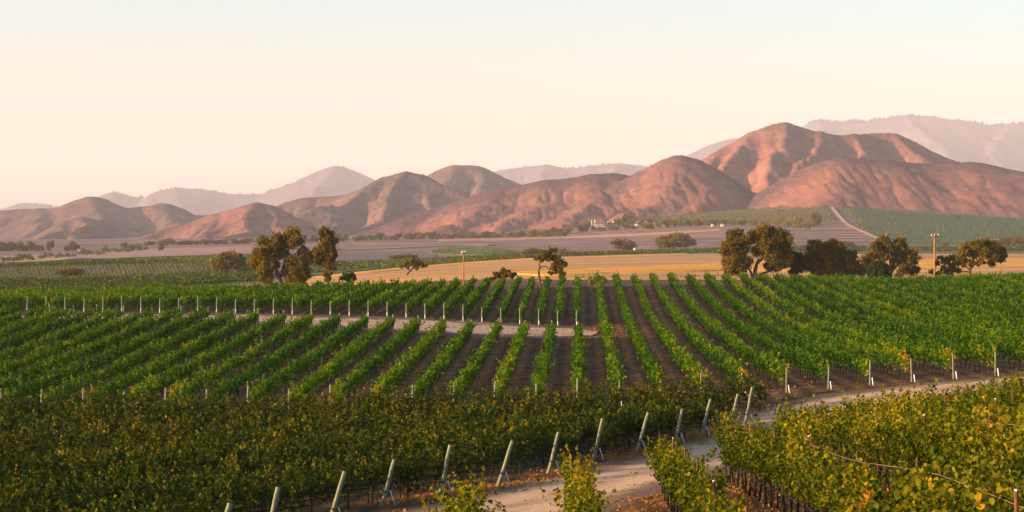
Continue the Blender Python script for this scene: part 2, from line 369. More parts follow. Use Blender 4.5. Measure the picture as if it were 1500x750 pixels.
def canopy_points(p0, p1, st, seed, endtint=0.0, tfun=None, sty=''):
    r_ = np.random.default_rng(seed)
    p0 = np.array(p0, float); p1 = np.array(p1, float); L = np.linalg.norm(p1 - p0); u = (p1 - p0) / L; nn = np.array([-u[1], u[0]])
    ns = int(L * st['spm']); s = r_.uniform(0, L, ns)
    tb0 = r_.normal(0, .045)
    va, vb = (.62, .78) if sty == 'E' else (.72, .58)
    vig = va + vb * vnoise(s / 1.5 + seed * 3.7, np.full(ns, seed * 1.3), 1) - .22 * (vnoise(s / 7 + seed, np.full(ns, seed * 7.7), 4) > .78)
    side = r_.normal(0, st['w'] * .38, ns)
    H = (st['ht'] - st['hb']) * r_.uniform(.65, 1.12, ns) * vig
    tall = r_.random(ns) < .14; H[tall] *= 1.28
    lean = r_.normal(0, .22, ns) + side * .5; al = r_.normal(0, .25, ns)
    H *= np.where(vnoise(s / 1.6 + seed * 5.3, np.full(ns, seed * 4.1), 6) < .07, .35, 1.0)
    k = st['lps']
    q = r_.random((ns, k)) ** .85
    droop = r_.random(ns) < .25
    up = q * H[:, None]; lat = side[:, None] + lean[:, None] * up
    up = np.where(droop[:, None], up - 1.1 * np.maximum(q - .5, 0) ** 1.2 * H[:, None], up); lat = np.where(droop[:, None], lat + np.sign(side)[:, None] * q * .22, lat)
    z = st['hb'] + up
    nsk = r_.random((ns, k)) < st['skirt'] * .5          # leaves hanging below the cordon
    z = np.where(nsk, st['hb'] - r_.random((ns, k)) * st['skirt'], z); lat = np.where(nsk, side[:, None] * 1.1, lat)
    rad = st['w'] * .42 * (1.15 - .8 * q)
    lat = lat + r_.normal(0, 1, (ns, k)) * rad * .75
    along = s[:, None] + al[:, None] * up + r_.normal(0, 1, (ns, k)) * rad * .6
    z = z + r_.normal(0, .05, (ns, k))
    XX = p0[0] + u[0] * along + nn[0] * lat; YY = p0[1] + u[1] * along + nn[1] * lat
    # the bottom stays clear of the ground
    gz = np.interp(along.ravel(), np.linspace(-1, L + 1, 60), ground(p0[0] + u[0] * np.linspace(-1, L + 1, 60), p0[1] + u[1] * np.linspace(-1, L + 1, 60))).reshape(along.shape)
    tb, tv = st['tint']
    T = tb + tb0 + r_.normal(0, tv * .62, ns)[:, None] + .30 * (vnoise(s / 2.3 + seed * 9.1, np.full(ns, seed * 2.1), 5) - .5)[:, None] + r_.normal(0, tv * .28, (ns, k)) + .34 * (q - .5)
    T += endtint * np.exp(-s / 2.0)[:, None]
    P = np.stack([XX, YY, gz + z], -1).reshape(-1, 3); T = T.ravel()
    if tfun is not None: T = T + tfun(P)
    size = st['size'] * r_.uniform(.65, 1.25, len(P))
    return P, size, np.clip(T, 0, 1)

row_no = [0]
def vine(p0, p1, sty, label, group, seed, trunks=0.0, trunk_lod=True, wires=(), endtint=0.0, tfun=None, hose=False, stuff_trunks=True, **over):
    """one trellised row of vines, from its end p0 (X, d) to p1"""
    st = dict(STY[sty], **over); o = gp(*p0)
    root = thing('vine_row', o, label, 'vine row', group)
    P, size, T = canopy_points(p0, p1, st, seed, endtint, tfun, sty)
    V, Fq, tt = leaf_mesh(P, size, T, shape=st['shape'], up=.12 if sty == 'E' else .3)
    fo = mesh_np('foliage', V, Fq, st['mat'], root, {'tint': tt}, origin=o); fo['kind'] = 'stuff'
    p0 = np.array(p0, float); p1 = np.array(p1, float); L = np.linalg.norm(p1 - p0); u = (p1 - p0) / L
    ang = math.atan2(u[1], u[0]) - R(90)
    rr = np.random.default_rng(seed + 999); sp = 1.5; k = 0; s = .5; far = []
    while s < L:
        q = p0 + u * s; gz = float(ground(q[0], q[1]))
        if s < trunks:
            t = bpy.data.objects.new('trunk', TRUNKS[rr.integers(5)]); C.objects.link(t); t.parent = root
            t.location = (q[0] - o[0], q[1] - o[1], gz - o[2]); t.rotation_euler = (0, 0, ang + (math.pi if rr.random() < .5 else 0)); t.scale = (1, 1, st['hb'] / .85)
        elif stuff_trunks:
            far.append((q[0], q[1], gz))
        s += sp * rr.uniform(.93, 1.07)
    if far:
        fp = np.array(far); n = len(fp); h = st['hb'] + .12
        sx = .034 * np.array([(-1, -1), (1, -1), (1, 1), (-1, 1)])
        V = np.concatenate([np.stack([fp[:, 0] + a, fp[:, 1] + b, fp[:, 2] - .05], -1)[:, None] for a, b in sx] + [np.stack([fp[:, 0] + a * .7 + .04 * np.sin(fp[:, 1]), fp[:, 1] + b * .7, fp[:, 2] + h], -1)[:, None] for a, b in sx], 1).reshape(-1, 3)
        f0 = np.array([[0, 1, 5, 4], [1, 2, 6, 5], [2, 3, 7, 6], [3, 0, 4, 7]])
        tr = mesh_np('distant_trunk', V, (np.arange(n)[:, None, None] * 8 + f0[None]).reshape(-1, 4), M_vinewood, root, origin=o); tr['kind'] = 'stuff'
    sv = np.linspace(-.3, L, max(12, int(L / 2.2))); gx = p0[0] + u[0] * sv; gy = p0[1] + u[1] * sv; gz = ground(gx, gy)
    for h, rad in wires:
        V, fs = tube(np.stack([gx, gy, gz + h], -1), rad, 4); mesh_np('wire', V, fs, M_wire, root, origin=o)
    if hose:
        V, fs = tube(np.stack([gx, gy, gz + .48 + .025 * np.sin(sv * 2.1)], -1), .02, 5); mesh_np('drip_line', V, fs, M_hose, root, origin=o)
        V, fs = tube(np.stack([gx, gy, gz + st['hb'] + .02 * np.sin(sv * 3.3)], -1), .026, 5); mesh_np('cordon', V, fs, M_vinewood, root, origin=o)
    return root

ORD = ['first', 'second', 'third', 'fourth', 'fifth', 'sixth', 'seventh', 'eighth', 'ninth', 'tenth', 'eleventh', 'twelfth', 'thirteenth', 'fourteenth', 'fifteenth', 'sixteenth', 'seventeenth', 'eighteenth', 'nineteenth']
def ordw(n):
    if n < 19: return ORD[n]
    t = (n + 1) // 10; r_ = (n + 1) % 10; tn = {2: 'twent', 3: 'thirt', 4: 'fort', 5: 'fift', 6: 'sixt', 7: 'sevent'}[t]
    return tn + 'ieth' if r_ == 0 else tn + 'y-' + ORD[r_ - 1]

# end posts: one mesh per kind, shared
def post_data(r=.065, h=1.75):
    z = np.array([-.25, 0, .5, 1.0, 1.4, h - .02, h]); P = np.stack([.01 * np.sin(z * 3), .008 * np.cos(z * 4), z], -1)
    V, fs = tube(P, [r * 1.05, r * 1.04, r, r * .98, r * .95, r * .93, r * .80], 10)
    o = mesh_np('post', V, fs, M_post, smooth=False); me = o.data; bpy.data.objects.remove(o); return me
def simple_data(name, P, r, seg, mat):
    V, fs = tube(P, r, seg); o = mesh_np(name, V, fs, mat); me = o.data; bpy.data.objects.remove(o); return me
POST_NEAR, POST_FAR, POST_THIN = post_data(.078, 1.85), post_data(.070, 1.60), post_data(.045, 1.42)
ROD = simple_data('anchor_rod', [(.55, 0, -.05), (.42, 0, .30), (.33, 0, .56)], .019, 6, M_white)
ROD_FAR = simple_data('anchor_rod', [(.30, 0, -.05), (.25, 0, .22), (.20, 0, .45)], .03, 6, M_white)
BAND = simple_data('wire_band', [(0, 0, .50), (0, 0, .56)], .088, 10, M_hose)
GUY = simple_data('guy_wire', [(.33, 0, .56), (.02, 0, 1.55)], .007, 4, M_wire)
def post(X, d, lean, az, label, group, near=True, name='end_post', rod=True, twist=0, thin=False):
    o = gp(X, d); root = thing(name, o, label, 'post', group)
    def ch(nm, me, rot=True):
        c = bpy.data.objects.new(nm, me); C.objects.link(c); c.parent = root
        c.rotation_euler = (0, lean if rot else 0, az) if False else (0, 0, 0)
        from mathutils import Matrix
        M = Matrix.Rotation(az, 4, 'Z') @ (Matrix.Rotation(lean, 4, 'Y') if rot else Matrix.Identity(4)) @ Matrix.Rotation(twist if rot else 0, 4, 'Z')
        c.matrix_local = M; return c
    pc = ch('post', POST_NEAR if near else (POST_THIN if thin else POST_FAR)); pc.scale = (1, 1, 1 + .07 * math.sin(X * 9.1 + d * 5.3))
    if rod: ch('anchor_rod', ROD if near else ROD_FAR, False)
    if near: ch('wire_band', BAND)
    return root

# block A: olive rows ending on the road at leaning posts
A_post_px = [(238, 765, 60.5), (321, 737, 64), (403, 712, 68.5), (495, 691, 73), (573, 671, 77.3), (658, 659, 80.8), (743, 648, 84), (817, 633, 88), (883, 618, 92), (946, 609, 95.5), (1002, 599, 99), (1040, 590, 102.3), (1081, 581, 106), (1105, 573, 109.5)]
au = np.array([-.82, -.572])       # along the rows, to the left and nearer
EX = lambda X, d, u, t: (X + u[0] * t, d + u[1] * t)
gA = 'olive vine rows beside the dirt road'
A_pos = []
for px, py, d in A_post_px:           # distance at which a 1.74 m high point over the ground shows at this row
    dd_ = np.linspace(50, 118, 700); yy = HY + F * (dep((px - 14 - 750) / F * dd_, dd_) - 1.74) / dd_
    d = float(dd_[np.argmin(np.abs(yy - py))]); A_pos.append(((px - 14 - 750) / F * d, d))
for i, (X, d) in enumerate(A_pos):
    # length until well outside the left edge
    t = 4
    while (X + au[0] * t) > -.27 * (d + au[1] * t) and t < 80: t += 1
    t += 3
    lb = f'olive vine row behind the {ordw(i)} leaning post up the dirt road'
    if i == 0: lb = 'olive vine row nearest the camera, before the first leaning post in view'
    if i > 0: lb = f'olive vine row behind the {ordw(i-1)} leaning post up the dirt road'
    vine(EX(X, d, au, .9), EX(X, d, au, t), 'A' if i < 9 else 'Afar', lb, gA, 100 + i, trunks=26 if i < 9 else 12, hose=True)
    if i > 0:
        post(X, d, R(16 + 3 * math.sin(i * 2.3)), R(20 + 8 * math.sin(i * 1.7)), f'leaning weathered wooden end post, {ordw(i-1)} one up along the dirt road', 'leaning end posts along the dirt road')
# rows of the same block that end on the lane in front of the middle block
nA = np.array([-au[1], au[0]]); nA = nA if nA[1] > 0 else -nA
last = np.array(A_pos[-1]) @ nA; kk = 0; q_ = last + 2.42
while True:
    # where this row line meets the lane (distance 115.5) or, before that, the road edge
    Xs = (q_ - 115.5 * nA[1]) / nA[0]
    if Xs < -34: break
    t0 = max(0.0, (Xs - 13.6) / -au[0]); t = t0 + 4
    while (Xs + au[0] * t) > -.27 * (115.5 + au[1] * t) and t < 90: t += 1
    vine(EX(Xs, 115.5, au, t0), EX(Xs, 115.5, au, t + 2), 'Afar', f'olive vine row reaching the middle block lane, {ordw(kk)} beyond the last leaning post', gA, 130 + kk, trunks=0, stuff_trunks=False)
    q_ += 2.42; kk += 1

# block B: bright rows, seen end on, up to the sandy track
gB = 'bright green vine rows of the middle block'
bu = np.array([.0333, 1.0]) / math.hypot(.0333, 1)
for k in range(0, 24):
    X0 = -2.4 * k - .15; d0 = 120.5; d1 = 184 + 1.2 * math.sin(k)
    vine((X0 + .0333 * d0, d0), (X0 + .0333 * d1, d1), 'B', f'bright green middle block vine row, {ordw(k)} from the bare gap beside the sandy track', gB, 200 + k, trunks=0, endtint=.18)
    if k < 16: post(X0 + .0333 * 119.3, 119.3, R(4 * math.sin(k * 3.1)), R(-90), f'green-grey post at the lower end of the middle block, {ordw(k)} from the bare gap', 'posts at the lower end of the middle block', near=False, rod=False)
    if k < 21: post(X0 + .0333 * (d1 + .8), d1 + .8, R(4 * math.sin(k * 2.7)), R(90), f'pale end post on the near edge of the sandy track, {ordw(k)} from the bare gap', 'posts on the near edge of the sandy track', near=False)
# block C: tighter rows above the track
gC = 'close-set vine rows above the sandy track'
for k in range(0, 37):
    X0 = -1.91 * k - .35; d0 = 207.5; d1 = 266 - .25 * k
    vine((X0 + .0333 * d0, d0), (X0 + .0333 * d1, d1), 'C', f'close-set dark green vine row above the sandy track, {ordw(k)} from the bare gap', gC, 300 + k, trunks=0, tfun=(lambda P: .12 * np.clip((-P[:, 0] - 12) / 30, 0, 1)))  # leaves yellower to the left: golden sunlight put into the tint
    if k < 30: post(X0 + .0333 * (d0 - 1), d0 - 1, R(3 * math.sin(k * 1.9)), R(-90), f'slim end post on the far edge of the sandy track, {ordw(k)} from the bare gap', 'posts on the far edge of the sandy track', near=False)
# block D: long rows over the rise
gD = 'long vine rows running over the rise'
for k in range(1, 30):
    X0 = 2.4 * k - .15; ds0 = 120 - (1.2 if k > 4 else 0); dn = max(ds0, 11.08 * k - 30); d1 = 272 + 16 * min(1, max(0, (k - 8) / 10))
    vine((X0 + .0333 * dn, dn), (X0 + .0333 * d1, d1), 'D', f'long green vine row running over the rise, {ordw(k-1)} from the bare gap', gD, 400 + k, trunks=16 if 4 <= k <= 12 else 0, endtint=.3 if dn < 125 else 0, tfun=(lambda P: .05 * np.clip((P[:, 0] - 18) / 30, 0, 1) * (P[:, 1] > 0)))
    if k <= 11: post(X0 + .0333 * (dn - 1.1), dn - 1.1, R(3 * math.sin(k * 1.3)), R(-60), f'thin end post by the far bend of the dirt road, {ordw(k-1)} from the bare gap', 'posts by the far bend of the dirt road', near=False, thin=True)

# block E: near rows below the camera
gE = 'golden-edged vine rows on the near slope'
E_rows = [(-2.5, 50, 37), (0, 56, 36), (2.45, 61.5, 27), (4.6, 65, 19), (7.2, 72, 27), (9.6, 77, 38), (12.0, 78, 48), (14.4, 79, 58), (16.8, 80, 68), (19.2, 82, 78)]
Elab = ['gold-tipped vine row of which only the top shows at the lower picture edge', 'narrow upright vine row standing alone in front of the dirt road', 'thick golden vine row with a dark low clump at its road end',
        'long vine row whose bare trunks show at its road end', 'tall vine row with slack orange wires over its top', 'golden vine row behind the one with slack wires', 'golden vine row third beyond the bare trunks',
        'golden vine row fourth beyond the bare trunks', 'golden vine row highest up the near slope but one', 'golden vine row highest up the near slope']
spots = [((1180, 650), .35), ((1310, 712), .35), ((1215, 660), .2)]
for k, (X0, dfar, dnear) in enumerate(E_rows):
    def tf(P):
        px = 750 + F * P[:, 0] / P[:, 1]; e = np.zeros(len(P))
        for X_, Y_, a in ((6.1, 42.5, .3), (5.6, 31.5, .3), (8.4, 36, .1)): e += a * np.exp(-((P[:, 0] - X_) ** 2 + (P[:, 1] - Y_) ** 2) / 1.3)
        return e
    vine((X0 + .0333 * dfar, dfar), (X0 + .0333 * dnear, dnear), 'E', Elab[k], gE, 500 + k, trunks=99, wires=[(1.78, .005)] if k in (3, 4) else [(1.3, .004)], tfun=tf, hose=True, **{1: dict(ht=1.62), 0: dict(ht=2.0, w=.19, skirt=.6), -1: {}}.get(k - 1 if k else -1, {}))
# rusty steel stakes standing in the near rows
def stake_data():
    parts = []
    for (x0, x1, y0, y1) in ((-.022, .022, -.004, .004), (-.004, .004, .004, .034)):
        V = np.array([(x, y, z) for z in (-.3, 1.94) for y in (y0, y1) for x in (x0, x1)], float)
        parts.append((V, [np.array([[0, 1, 3, 2], [4, 6, 7, 5], [0, 4, 5, 1], [1, 5, 7, 3], [3, 7, 6, 2], [2, 6, 4, 0]])]))
    V, fs = join(parts); o = mesh_np('stake', V, fs, M_rust); me = o.data; bpy.data.objects.remove(o); return me
STAKE = stake_data()
CAPM = simple_data('stake_cap', [(0, .01, 1.93), (0, .01, 1.955)], .019, 6, M_white)
row_name = {3: 'row with bare trunks', 4: 'row with slack orange wires', 5: 'row behind the slack wires', 6: 'third row beyond the bare trunks', 7: 'fourth row beyond the bare trunks', 2: 'thick row with the dark clump'}
for k in (2, 3, 4, 5, 6, 7):
    X0, dfar, dnear = E_rows[k]; d = dnear + 2.5; n = 0
    while d < dfar - 3:
        root = thing('metal_stake', gp(X0 + .0333 * d, d), f'rusty steel stake in the {row_name[k]}, {ordw(n)} from its near end', 'stake', 'rusty stakes standing in the near vine rows')
        c = bpy.data.objects.new('stake', STAKE); C.objects.link(c); c.parent = root
        if (n + k) % 3 == 0:
            c2 = bpy.data.objects.new('stake_cap', CAPM); C.objects.link(c2); c2.parent = root
        root.rotation_euler = (R(2 * math.sin(n * 2.2 + k)), R(2.5 * math.sin(n * 1.1 + k * 2)), R(20 * math.sin(n)))
        d += 6.6; n += 1

# ---------------------------------------------------------------- hills
def seg_height(P, ridges, k=9.0):
    """smooth maximum over ridge lines; each ridge: (points (x,y,z), slope, roundness)"""
    acc = None; best = np.full(len(P), -1e9)
    hs = []
    for pts, slope, rnd in ridges:
        pts = np.array(pts, float)
        hbest = np.full(len(P), -1e9)
        for a, b in zip(pts[:-1], pts[1:]):
            ax = np.array([2.4, 1.0])      # hills run toward the valley: steeper sideways than down their length
            ab = (b[:2] - a[:2]) * ax; pa_ = (P[:, :2] - a[:2]) * ax; t = np.clip((pa_ @ ab) / (ab @ ab), 0, 1)
            dist = np.linalg.norm(pa_ - t[:, None] * ab, axis=1)
            z = a[2] + t * (b[2] - a[2]) - slope * (np.sqrt(dist ** 2 + rnd ** 2) - rnd)
            hbest = np.maximum(hbest, z)
        hs.append(hbest)
    H = np.stack(hs); m = H.max(0)
    return m + k * np.log(np.exp((H - m) / k).sum(0))
def W(px, py, D): return ((px - 750) / F * D, D, ZC - (py - HY) / F * D)
def smooth_line(pts, n=4):
    P = np.array(pts, float); x = np.arange(len(P)); return pchip(x, P, np.linspace(0, len(P) - 1, (len(P) - 1) * n + 1))
def hill(label, crest, D, spurs, dn, df, mat, slope=.32, rnd=60, amp=6, sc_=140, px_pad=60, nx=None, ny=110, shrubline=.0, base=-12, k=7, seed=0, back=.32, gully=1.0, scrub=2600):
    crest = smooth_line([(c[0], c[1], c[2] if len(c) > 2 else D) for c in crest])
    rnd = rnd * .55; ridges = [([W(*c) for c in crest], slope, rnd)]
    for s in spurs:
        sl = (s[1] if len(s) > 1 else slope) * .84; rd = (s[2] if len(s) > 2 else rnd * .5) * .9
        ridges.append(([W(*c) for c in smooth_line(s[0], 3)], sl, rd))
    p0, p1 = crest[0][0] - px_pad, crest[-1][0] + px_pad
    nx = nx or int((p1 - p0) / 2.2)
    uu = np.linspace(p0, p1, nx); vv = np.linspace(0, 1, ny) ** .9
    U, Vv = np.meshgrid(uu, vv); Dd = dn + (df - dn) * Vv; Xx = (U - 750) / F * Dd
    P = np.stack([Xx.ravel(), Dd.ravel()], -1)
    cz = np.interp(U.ravel(), crest[:, 0], ZC - (crest[:, 1] - HY) / F * crest[:, 2])
    wa = np.clip((D - P[:, 1]) / (.08 * D), 0, 1) * .009 * D; PW = P.copy(); PW[:, 0] += wa * fbm(P[:, 0] / (.05 * D), P[:, 1] / (.07 * D), 3, seed + 2)
    H = seg_height(PW, ridges, k)
    rel = np.clip((cz - H) / (20 + .25 * np.abs(cz)), 0, 1)
    g1 = fbm(P[:, 0] / sc_ / 1.5 + 40, P[:, 1] / sc_ / 2.2, 4, seed); g2 = 1 - np.abs(fbm(P[:, 0] / sc_ * .9, P[:, 1] / (sc_ * 3.2), 3, seed + 3)) * 2
    H = H + amp * (g1 * (.25 + rel) - .7 * np.clip(g2, 0, 1) ** 3 * gully * rel)
    pu = U.ravel(); H = H - 1.4 * np.maximum(crest[0][0] - pu, 0) * D / 4000 - 1.4 * np.maximum(pu - crest[-1][0], 0) * D / 4000
    rg = lambda a, b, q: 1 - np.abs(vnoise(P[:, 0] / a + 31 * q, P[:, 1] / b, seed + q) * 2 - 1)
    cr_ = D / 4000.0 * (.34 if D < 3650 else .75); H = H - np.clip(rel * 2.2, 0, 1) * cr_ * gully * (7.0 * rg(62 * cr_, 420 * cr_, 1) ** 3 + 3.2 * rg(27 * cr_, 170 * cr_, 2) ** 2 + 1.3 * rg(12 * cr_, 70 * cr_, 3))
    H = H + .10 * amp * fbm(P[:, 0] / 14, P[:, 1] / 14, 3, seed + 1)
    # sink the border so that no open edge shows
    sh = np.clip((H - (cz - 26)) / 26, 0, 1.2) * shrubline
    i = np.arange(nx * ny).reshape(ny, nx); q = np.stack([i[:-1, :-1], i[:-1, 1:], i[1:, 1:], i[1:, :-1]], -1).reshape(-1, 4)
    V = np.stack([P[:, 0], P[:, 1], np.maximum(H, base)], -1)
    o = mesh_np('hill', V, q, mat, attrs={'shrub': sh}, smooth=True)
    if scrub:
        r_ = np.random.default_rng(seed + 40); F_ok = (H > base + 3)
        wgt = np.where(F_ok, np.clip(fbm(P[:, 0] / 45 + 9, P[:, 1] / 130, 4, seed + 2) + .25 * sh - .12, 0, 1) ** 1.5, 0); wgt /= wgt.sum()
        j = r_.choice(len(P), scrub, p=wgt); sp_ = D / F * .85
        c = V[j] + np.stack([r_.normal(0, sp_ * 1.2, scrub), r_.normal(0, 5, scrub), np.full(scrub, .4)], -1); m_ = 7
        q_ = np.repeat(c, m_, 0) + r_.normal(0, 1, (scrub * m_, 3)) * [sp_ * .7, sp_ * .9, sp_ * .35]
        Vq, Fq, tt = leaf_mesh(q_, r_.uniform(.6, 1.3, len(q_)) * sp_, r_.random(len(q_)) * .8)
        tag(mesh_np('scrub', Vq, Fq, M_scrub, attrs={'tint': tt}), 'dark scrub dotted over the ' + label.split(' with ')[0], None, None, 'stuff')
    return tag(o, label, None, None, 'structure')

def hill_mat(name, grass1, grass2, shrub, sscale, bias=.0):
    m, nt, p, out = new_mat(name); L = nt.links.new
    tc = nd(nt, 'ShaderNodeTexCoord')
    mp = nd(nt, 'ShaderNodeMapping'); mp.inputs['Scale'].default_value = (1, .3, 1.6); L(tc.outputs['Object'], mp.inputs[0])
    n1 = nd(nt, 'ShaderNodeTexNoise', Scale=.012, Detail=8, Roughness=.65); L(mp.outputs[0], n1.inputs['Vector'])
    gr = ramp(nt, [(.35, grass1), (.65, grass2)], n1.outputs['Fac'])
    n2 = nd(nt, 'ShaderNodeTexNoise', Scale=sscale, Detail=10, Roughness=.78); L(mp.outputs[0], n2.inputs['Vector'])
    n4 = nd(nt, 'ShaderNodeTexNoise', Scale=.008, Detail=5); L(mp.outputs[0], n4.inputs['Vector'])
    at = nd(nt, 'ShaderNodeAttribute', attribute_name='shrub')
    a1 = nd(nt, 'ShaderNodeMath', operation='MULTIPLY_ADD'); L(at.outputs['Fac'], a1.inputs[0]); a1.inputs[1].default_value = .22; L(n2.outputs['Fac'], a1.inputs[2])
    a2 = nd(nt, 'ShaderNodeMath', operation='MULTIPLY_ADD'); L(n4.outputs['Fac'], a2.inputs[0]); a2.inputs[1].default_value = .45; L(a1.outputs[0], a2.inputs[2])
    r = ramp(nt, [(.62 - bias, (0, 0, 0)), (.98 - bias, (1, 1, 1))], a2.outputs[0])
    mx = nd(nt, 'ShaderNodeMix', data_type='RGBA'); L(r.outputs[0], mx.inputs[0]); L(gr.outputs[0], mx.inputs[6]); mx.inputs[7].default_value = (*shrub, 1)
    L(mx.outputs[2], p.inputs['Base Color']); p.inputs['Roughness'].default_value = 1; p.inputs['Specular IOR Level'].default_value = 0
    b = nd(nt, 'ShaderNodeBump', Strength=.35, Distance=1.6); L(n2.outputs['Fac'], b.inputs['Height']); L(b.outputs[0], p.inputs['Normal'])
    return m
M_scrub = leaf_mat('scrub_leaf', [(0, (.055, .048, .036)), (1, (.13, .09, .06))], .1)
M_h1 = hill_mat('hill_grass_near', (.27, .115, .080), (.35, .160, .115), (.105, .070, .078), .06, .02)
M_h2 = hill_mat('hill_grass_mid_shaded', (.16, .10, .088), (.23, .14, .118), (.070, .060, .066), .04, .03)  # greyed for hills in thin, grazing sun: shade put into the grass colour
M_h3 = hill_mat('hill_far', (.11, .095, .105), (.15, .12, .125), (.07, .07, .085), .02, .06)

# right-hand front hill, its shoulder and the long ridge
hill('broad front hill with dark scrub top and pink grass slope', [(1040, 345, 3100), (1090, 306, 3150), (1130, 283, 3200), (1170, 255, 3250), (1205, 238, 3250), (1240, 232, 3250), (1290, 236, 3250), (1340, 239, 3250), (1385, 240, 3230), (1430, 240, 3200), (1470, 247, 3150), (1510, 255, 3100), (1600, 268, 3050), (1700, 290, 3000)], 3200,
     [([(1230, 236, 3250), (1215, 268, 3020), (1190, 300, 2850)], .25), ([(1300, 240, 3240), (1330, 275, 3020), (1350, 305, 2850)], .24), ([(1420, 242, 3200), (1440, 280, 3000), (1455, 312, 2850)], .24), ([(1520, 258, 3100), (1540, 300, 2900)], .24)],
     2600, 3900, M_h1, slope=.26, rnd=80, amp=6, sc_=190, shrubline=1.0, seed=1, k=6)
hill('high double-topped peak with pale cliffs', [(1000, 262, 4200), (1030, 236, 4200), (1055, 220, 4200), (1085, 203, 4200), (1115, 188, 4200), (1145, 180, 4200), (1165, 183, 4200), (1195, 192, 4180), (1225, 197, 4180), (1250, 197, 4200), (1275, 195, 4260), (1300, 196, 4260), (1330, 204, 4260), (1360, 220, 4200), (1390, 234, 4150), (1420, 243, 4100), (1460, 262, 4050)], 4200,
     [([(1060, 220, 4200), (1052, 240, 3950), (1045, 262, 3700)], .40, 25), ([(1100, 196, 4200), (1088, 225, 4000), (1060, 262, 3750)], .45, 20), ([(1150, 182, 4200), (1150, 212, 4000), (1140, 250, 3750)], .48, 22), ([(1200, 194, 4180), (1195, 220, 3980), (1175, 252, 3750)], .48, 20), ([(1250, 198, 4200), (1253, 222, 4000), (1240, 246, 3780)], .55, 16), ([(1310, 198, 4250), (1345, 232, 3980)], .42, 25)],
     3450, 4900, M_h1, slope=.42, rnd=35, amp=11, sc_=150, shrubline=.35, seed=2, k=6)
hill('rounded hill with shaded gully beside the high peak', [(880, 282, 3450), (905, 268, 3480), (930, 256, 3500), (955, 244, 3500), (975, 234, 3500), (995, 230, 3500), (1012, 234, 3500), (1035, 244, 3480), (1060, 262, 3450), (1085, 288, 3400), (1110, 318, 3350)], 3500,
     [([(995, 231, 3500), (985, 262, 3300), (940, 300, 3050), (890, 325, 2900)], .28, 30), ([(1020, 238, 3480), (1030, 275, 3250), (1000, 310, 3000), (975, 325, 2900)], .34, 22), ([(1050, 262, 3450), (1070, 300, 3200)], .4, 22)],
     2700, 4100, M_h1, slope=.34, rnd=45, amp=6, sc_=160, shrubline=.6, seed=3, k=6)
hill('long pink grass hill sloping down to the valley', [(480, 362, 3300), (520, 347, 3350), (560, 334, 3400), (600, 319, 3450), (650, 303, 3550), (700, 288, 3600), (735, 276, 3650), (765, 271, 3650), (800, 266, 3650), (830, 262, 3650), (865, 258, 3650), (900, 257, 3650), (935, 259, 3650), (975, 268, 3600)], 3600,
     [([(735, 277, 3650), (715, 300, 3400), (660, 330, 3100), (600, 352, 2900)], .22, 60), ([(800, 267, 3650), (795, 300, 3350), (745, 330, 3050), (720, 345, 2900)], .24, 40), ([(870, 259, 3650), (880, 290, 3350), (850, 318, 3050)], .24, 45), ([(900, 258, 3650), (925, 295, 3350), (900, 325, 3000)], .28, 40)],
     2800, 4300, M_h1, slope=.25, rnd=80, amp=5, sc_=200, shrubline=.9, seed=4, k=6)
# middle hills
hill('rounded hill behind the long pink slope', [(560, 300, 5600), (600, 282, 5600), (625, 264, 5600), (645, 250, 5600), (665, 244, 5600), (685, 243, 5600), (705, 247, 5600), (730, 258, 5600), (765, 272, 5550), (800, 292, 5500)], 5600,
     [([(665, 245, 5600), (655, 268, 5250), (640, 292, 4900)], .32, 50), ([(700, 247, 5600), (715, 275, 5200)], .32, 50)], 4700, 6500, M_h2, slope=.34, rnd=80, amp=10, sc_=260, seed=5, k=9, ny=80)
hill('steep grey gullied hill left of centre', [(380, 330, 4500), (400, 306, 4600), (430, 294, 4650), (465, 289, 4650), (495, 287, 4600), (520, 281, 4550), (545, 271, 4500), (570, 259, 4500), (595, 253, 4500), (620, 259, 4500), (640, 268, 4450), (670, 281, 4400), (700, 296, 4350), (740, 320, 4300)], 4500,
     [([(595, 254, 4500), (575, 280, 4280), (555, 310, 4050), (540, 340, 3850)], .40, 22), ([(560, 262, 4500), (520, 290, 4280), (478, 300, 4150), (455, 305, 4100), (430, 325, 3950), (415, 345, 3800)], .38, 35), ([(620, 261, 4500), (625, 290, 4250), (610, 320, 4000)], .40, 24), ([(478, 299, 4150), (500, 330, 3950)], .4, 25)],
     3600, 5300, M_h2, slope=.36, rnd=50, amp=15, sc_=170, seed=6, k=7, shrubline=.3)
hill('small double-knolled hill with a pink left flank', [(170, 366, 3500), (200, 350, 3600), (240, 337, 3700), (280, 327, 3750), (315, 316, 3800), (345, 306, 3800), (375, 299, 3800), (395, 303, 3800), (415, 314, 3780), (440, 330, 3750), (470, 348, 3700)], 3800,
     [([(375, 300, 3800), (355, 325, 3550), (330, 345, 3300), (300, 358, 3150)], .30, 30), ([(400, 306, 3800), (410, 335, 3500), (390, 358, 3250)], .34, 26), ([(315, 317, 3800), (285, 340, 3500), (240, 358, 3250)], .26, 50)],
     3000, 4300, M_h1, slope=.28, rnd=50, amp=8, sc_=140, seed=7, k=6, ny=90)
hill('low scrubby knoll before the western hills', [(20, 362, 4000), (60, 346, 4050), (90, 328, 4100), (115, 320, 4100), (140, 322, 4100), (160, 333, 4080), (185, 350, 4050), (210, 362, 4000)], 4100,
     [([(95, 326, 4100), (75, 345, 3800)], .35, 30), ([(120, 321, 4100), (125, 345, 3750)], .35, 30)], 3500, 4600, M_h2, slope=.36, rnd=40, amp=10, sc_=130, seed=0, k=6, ny=70)
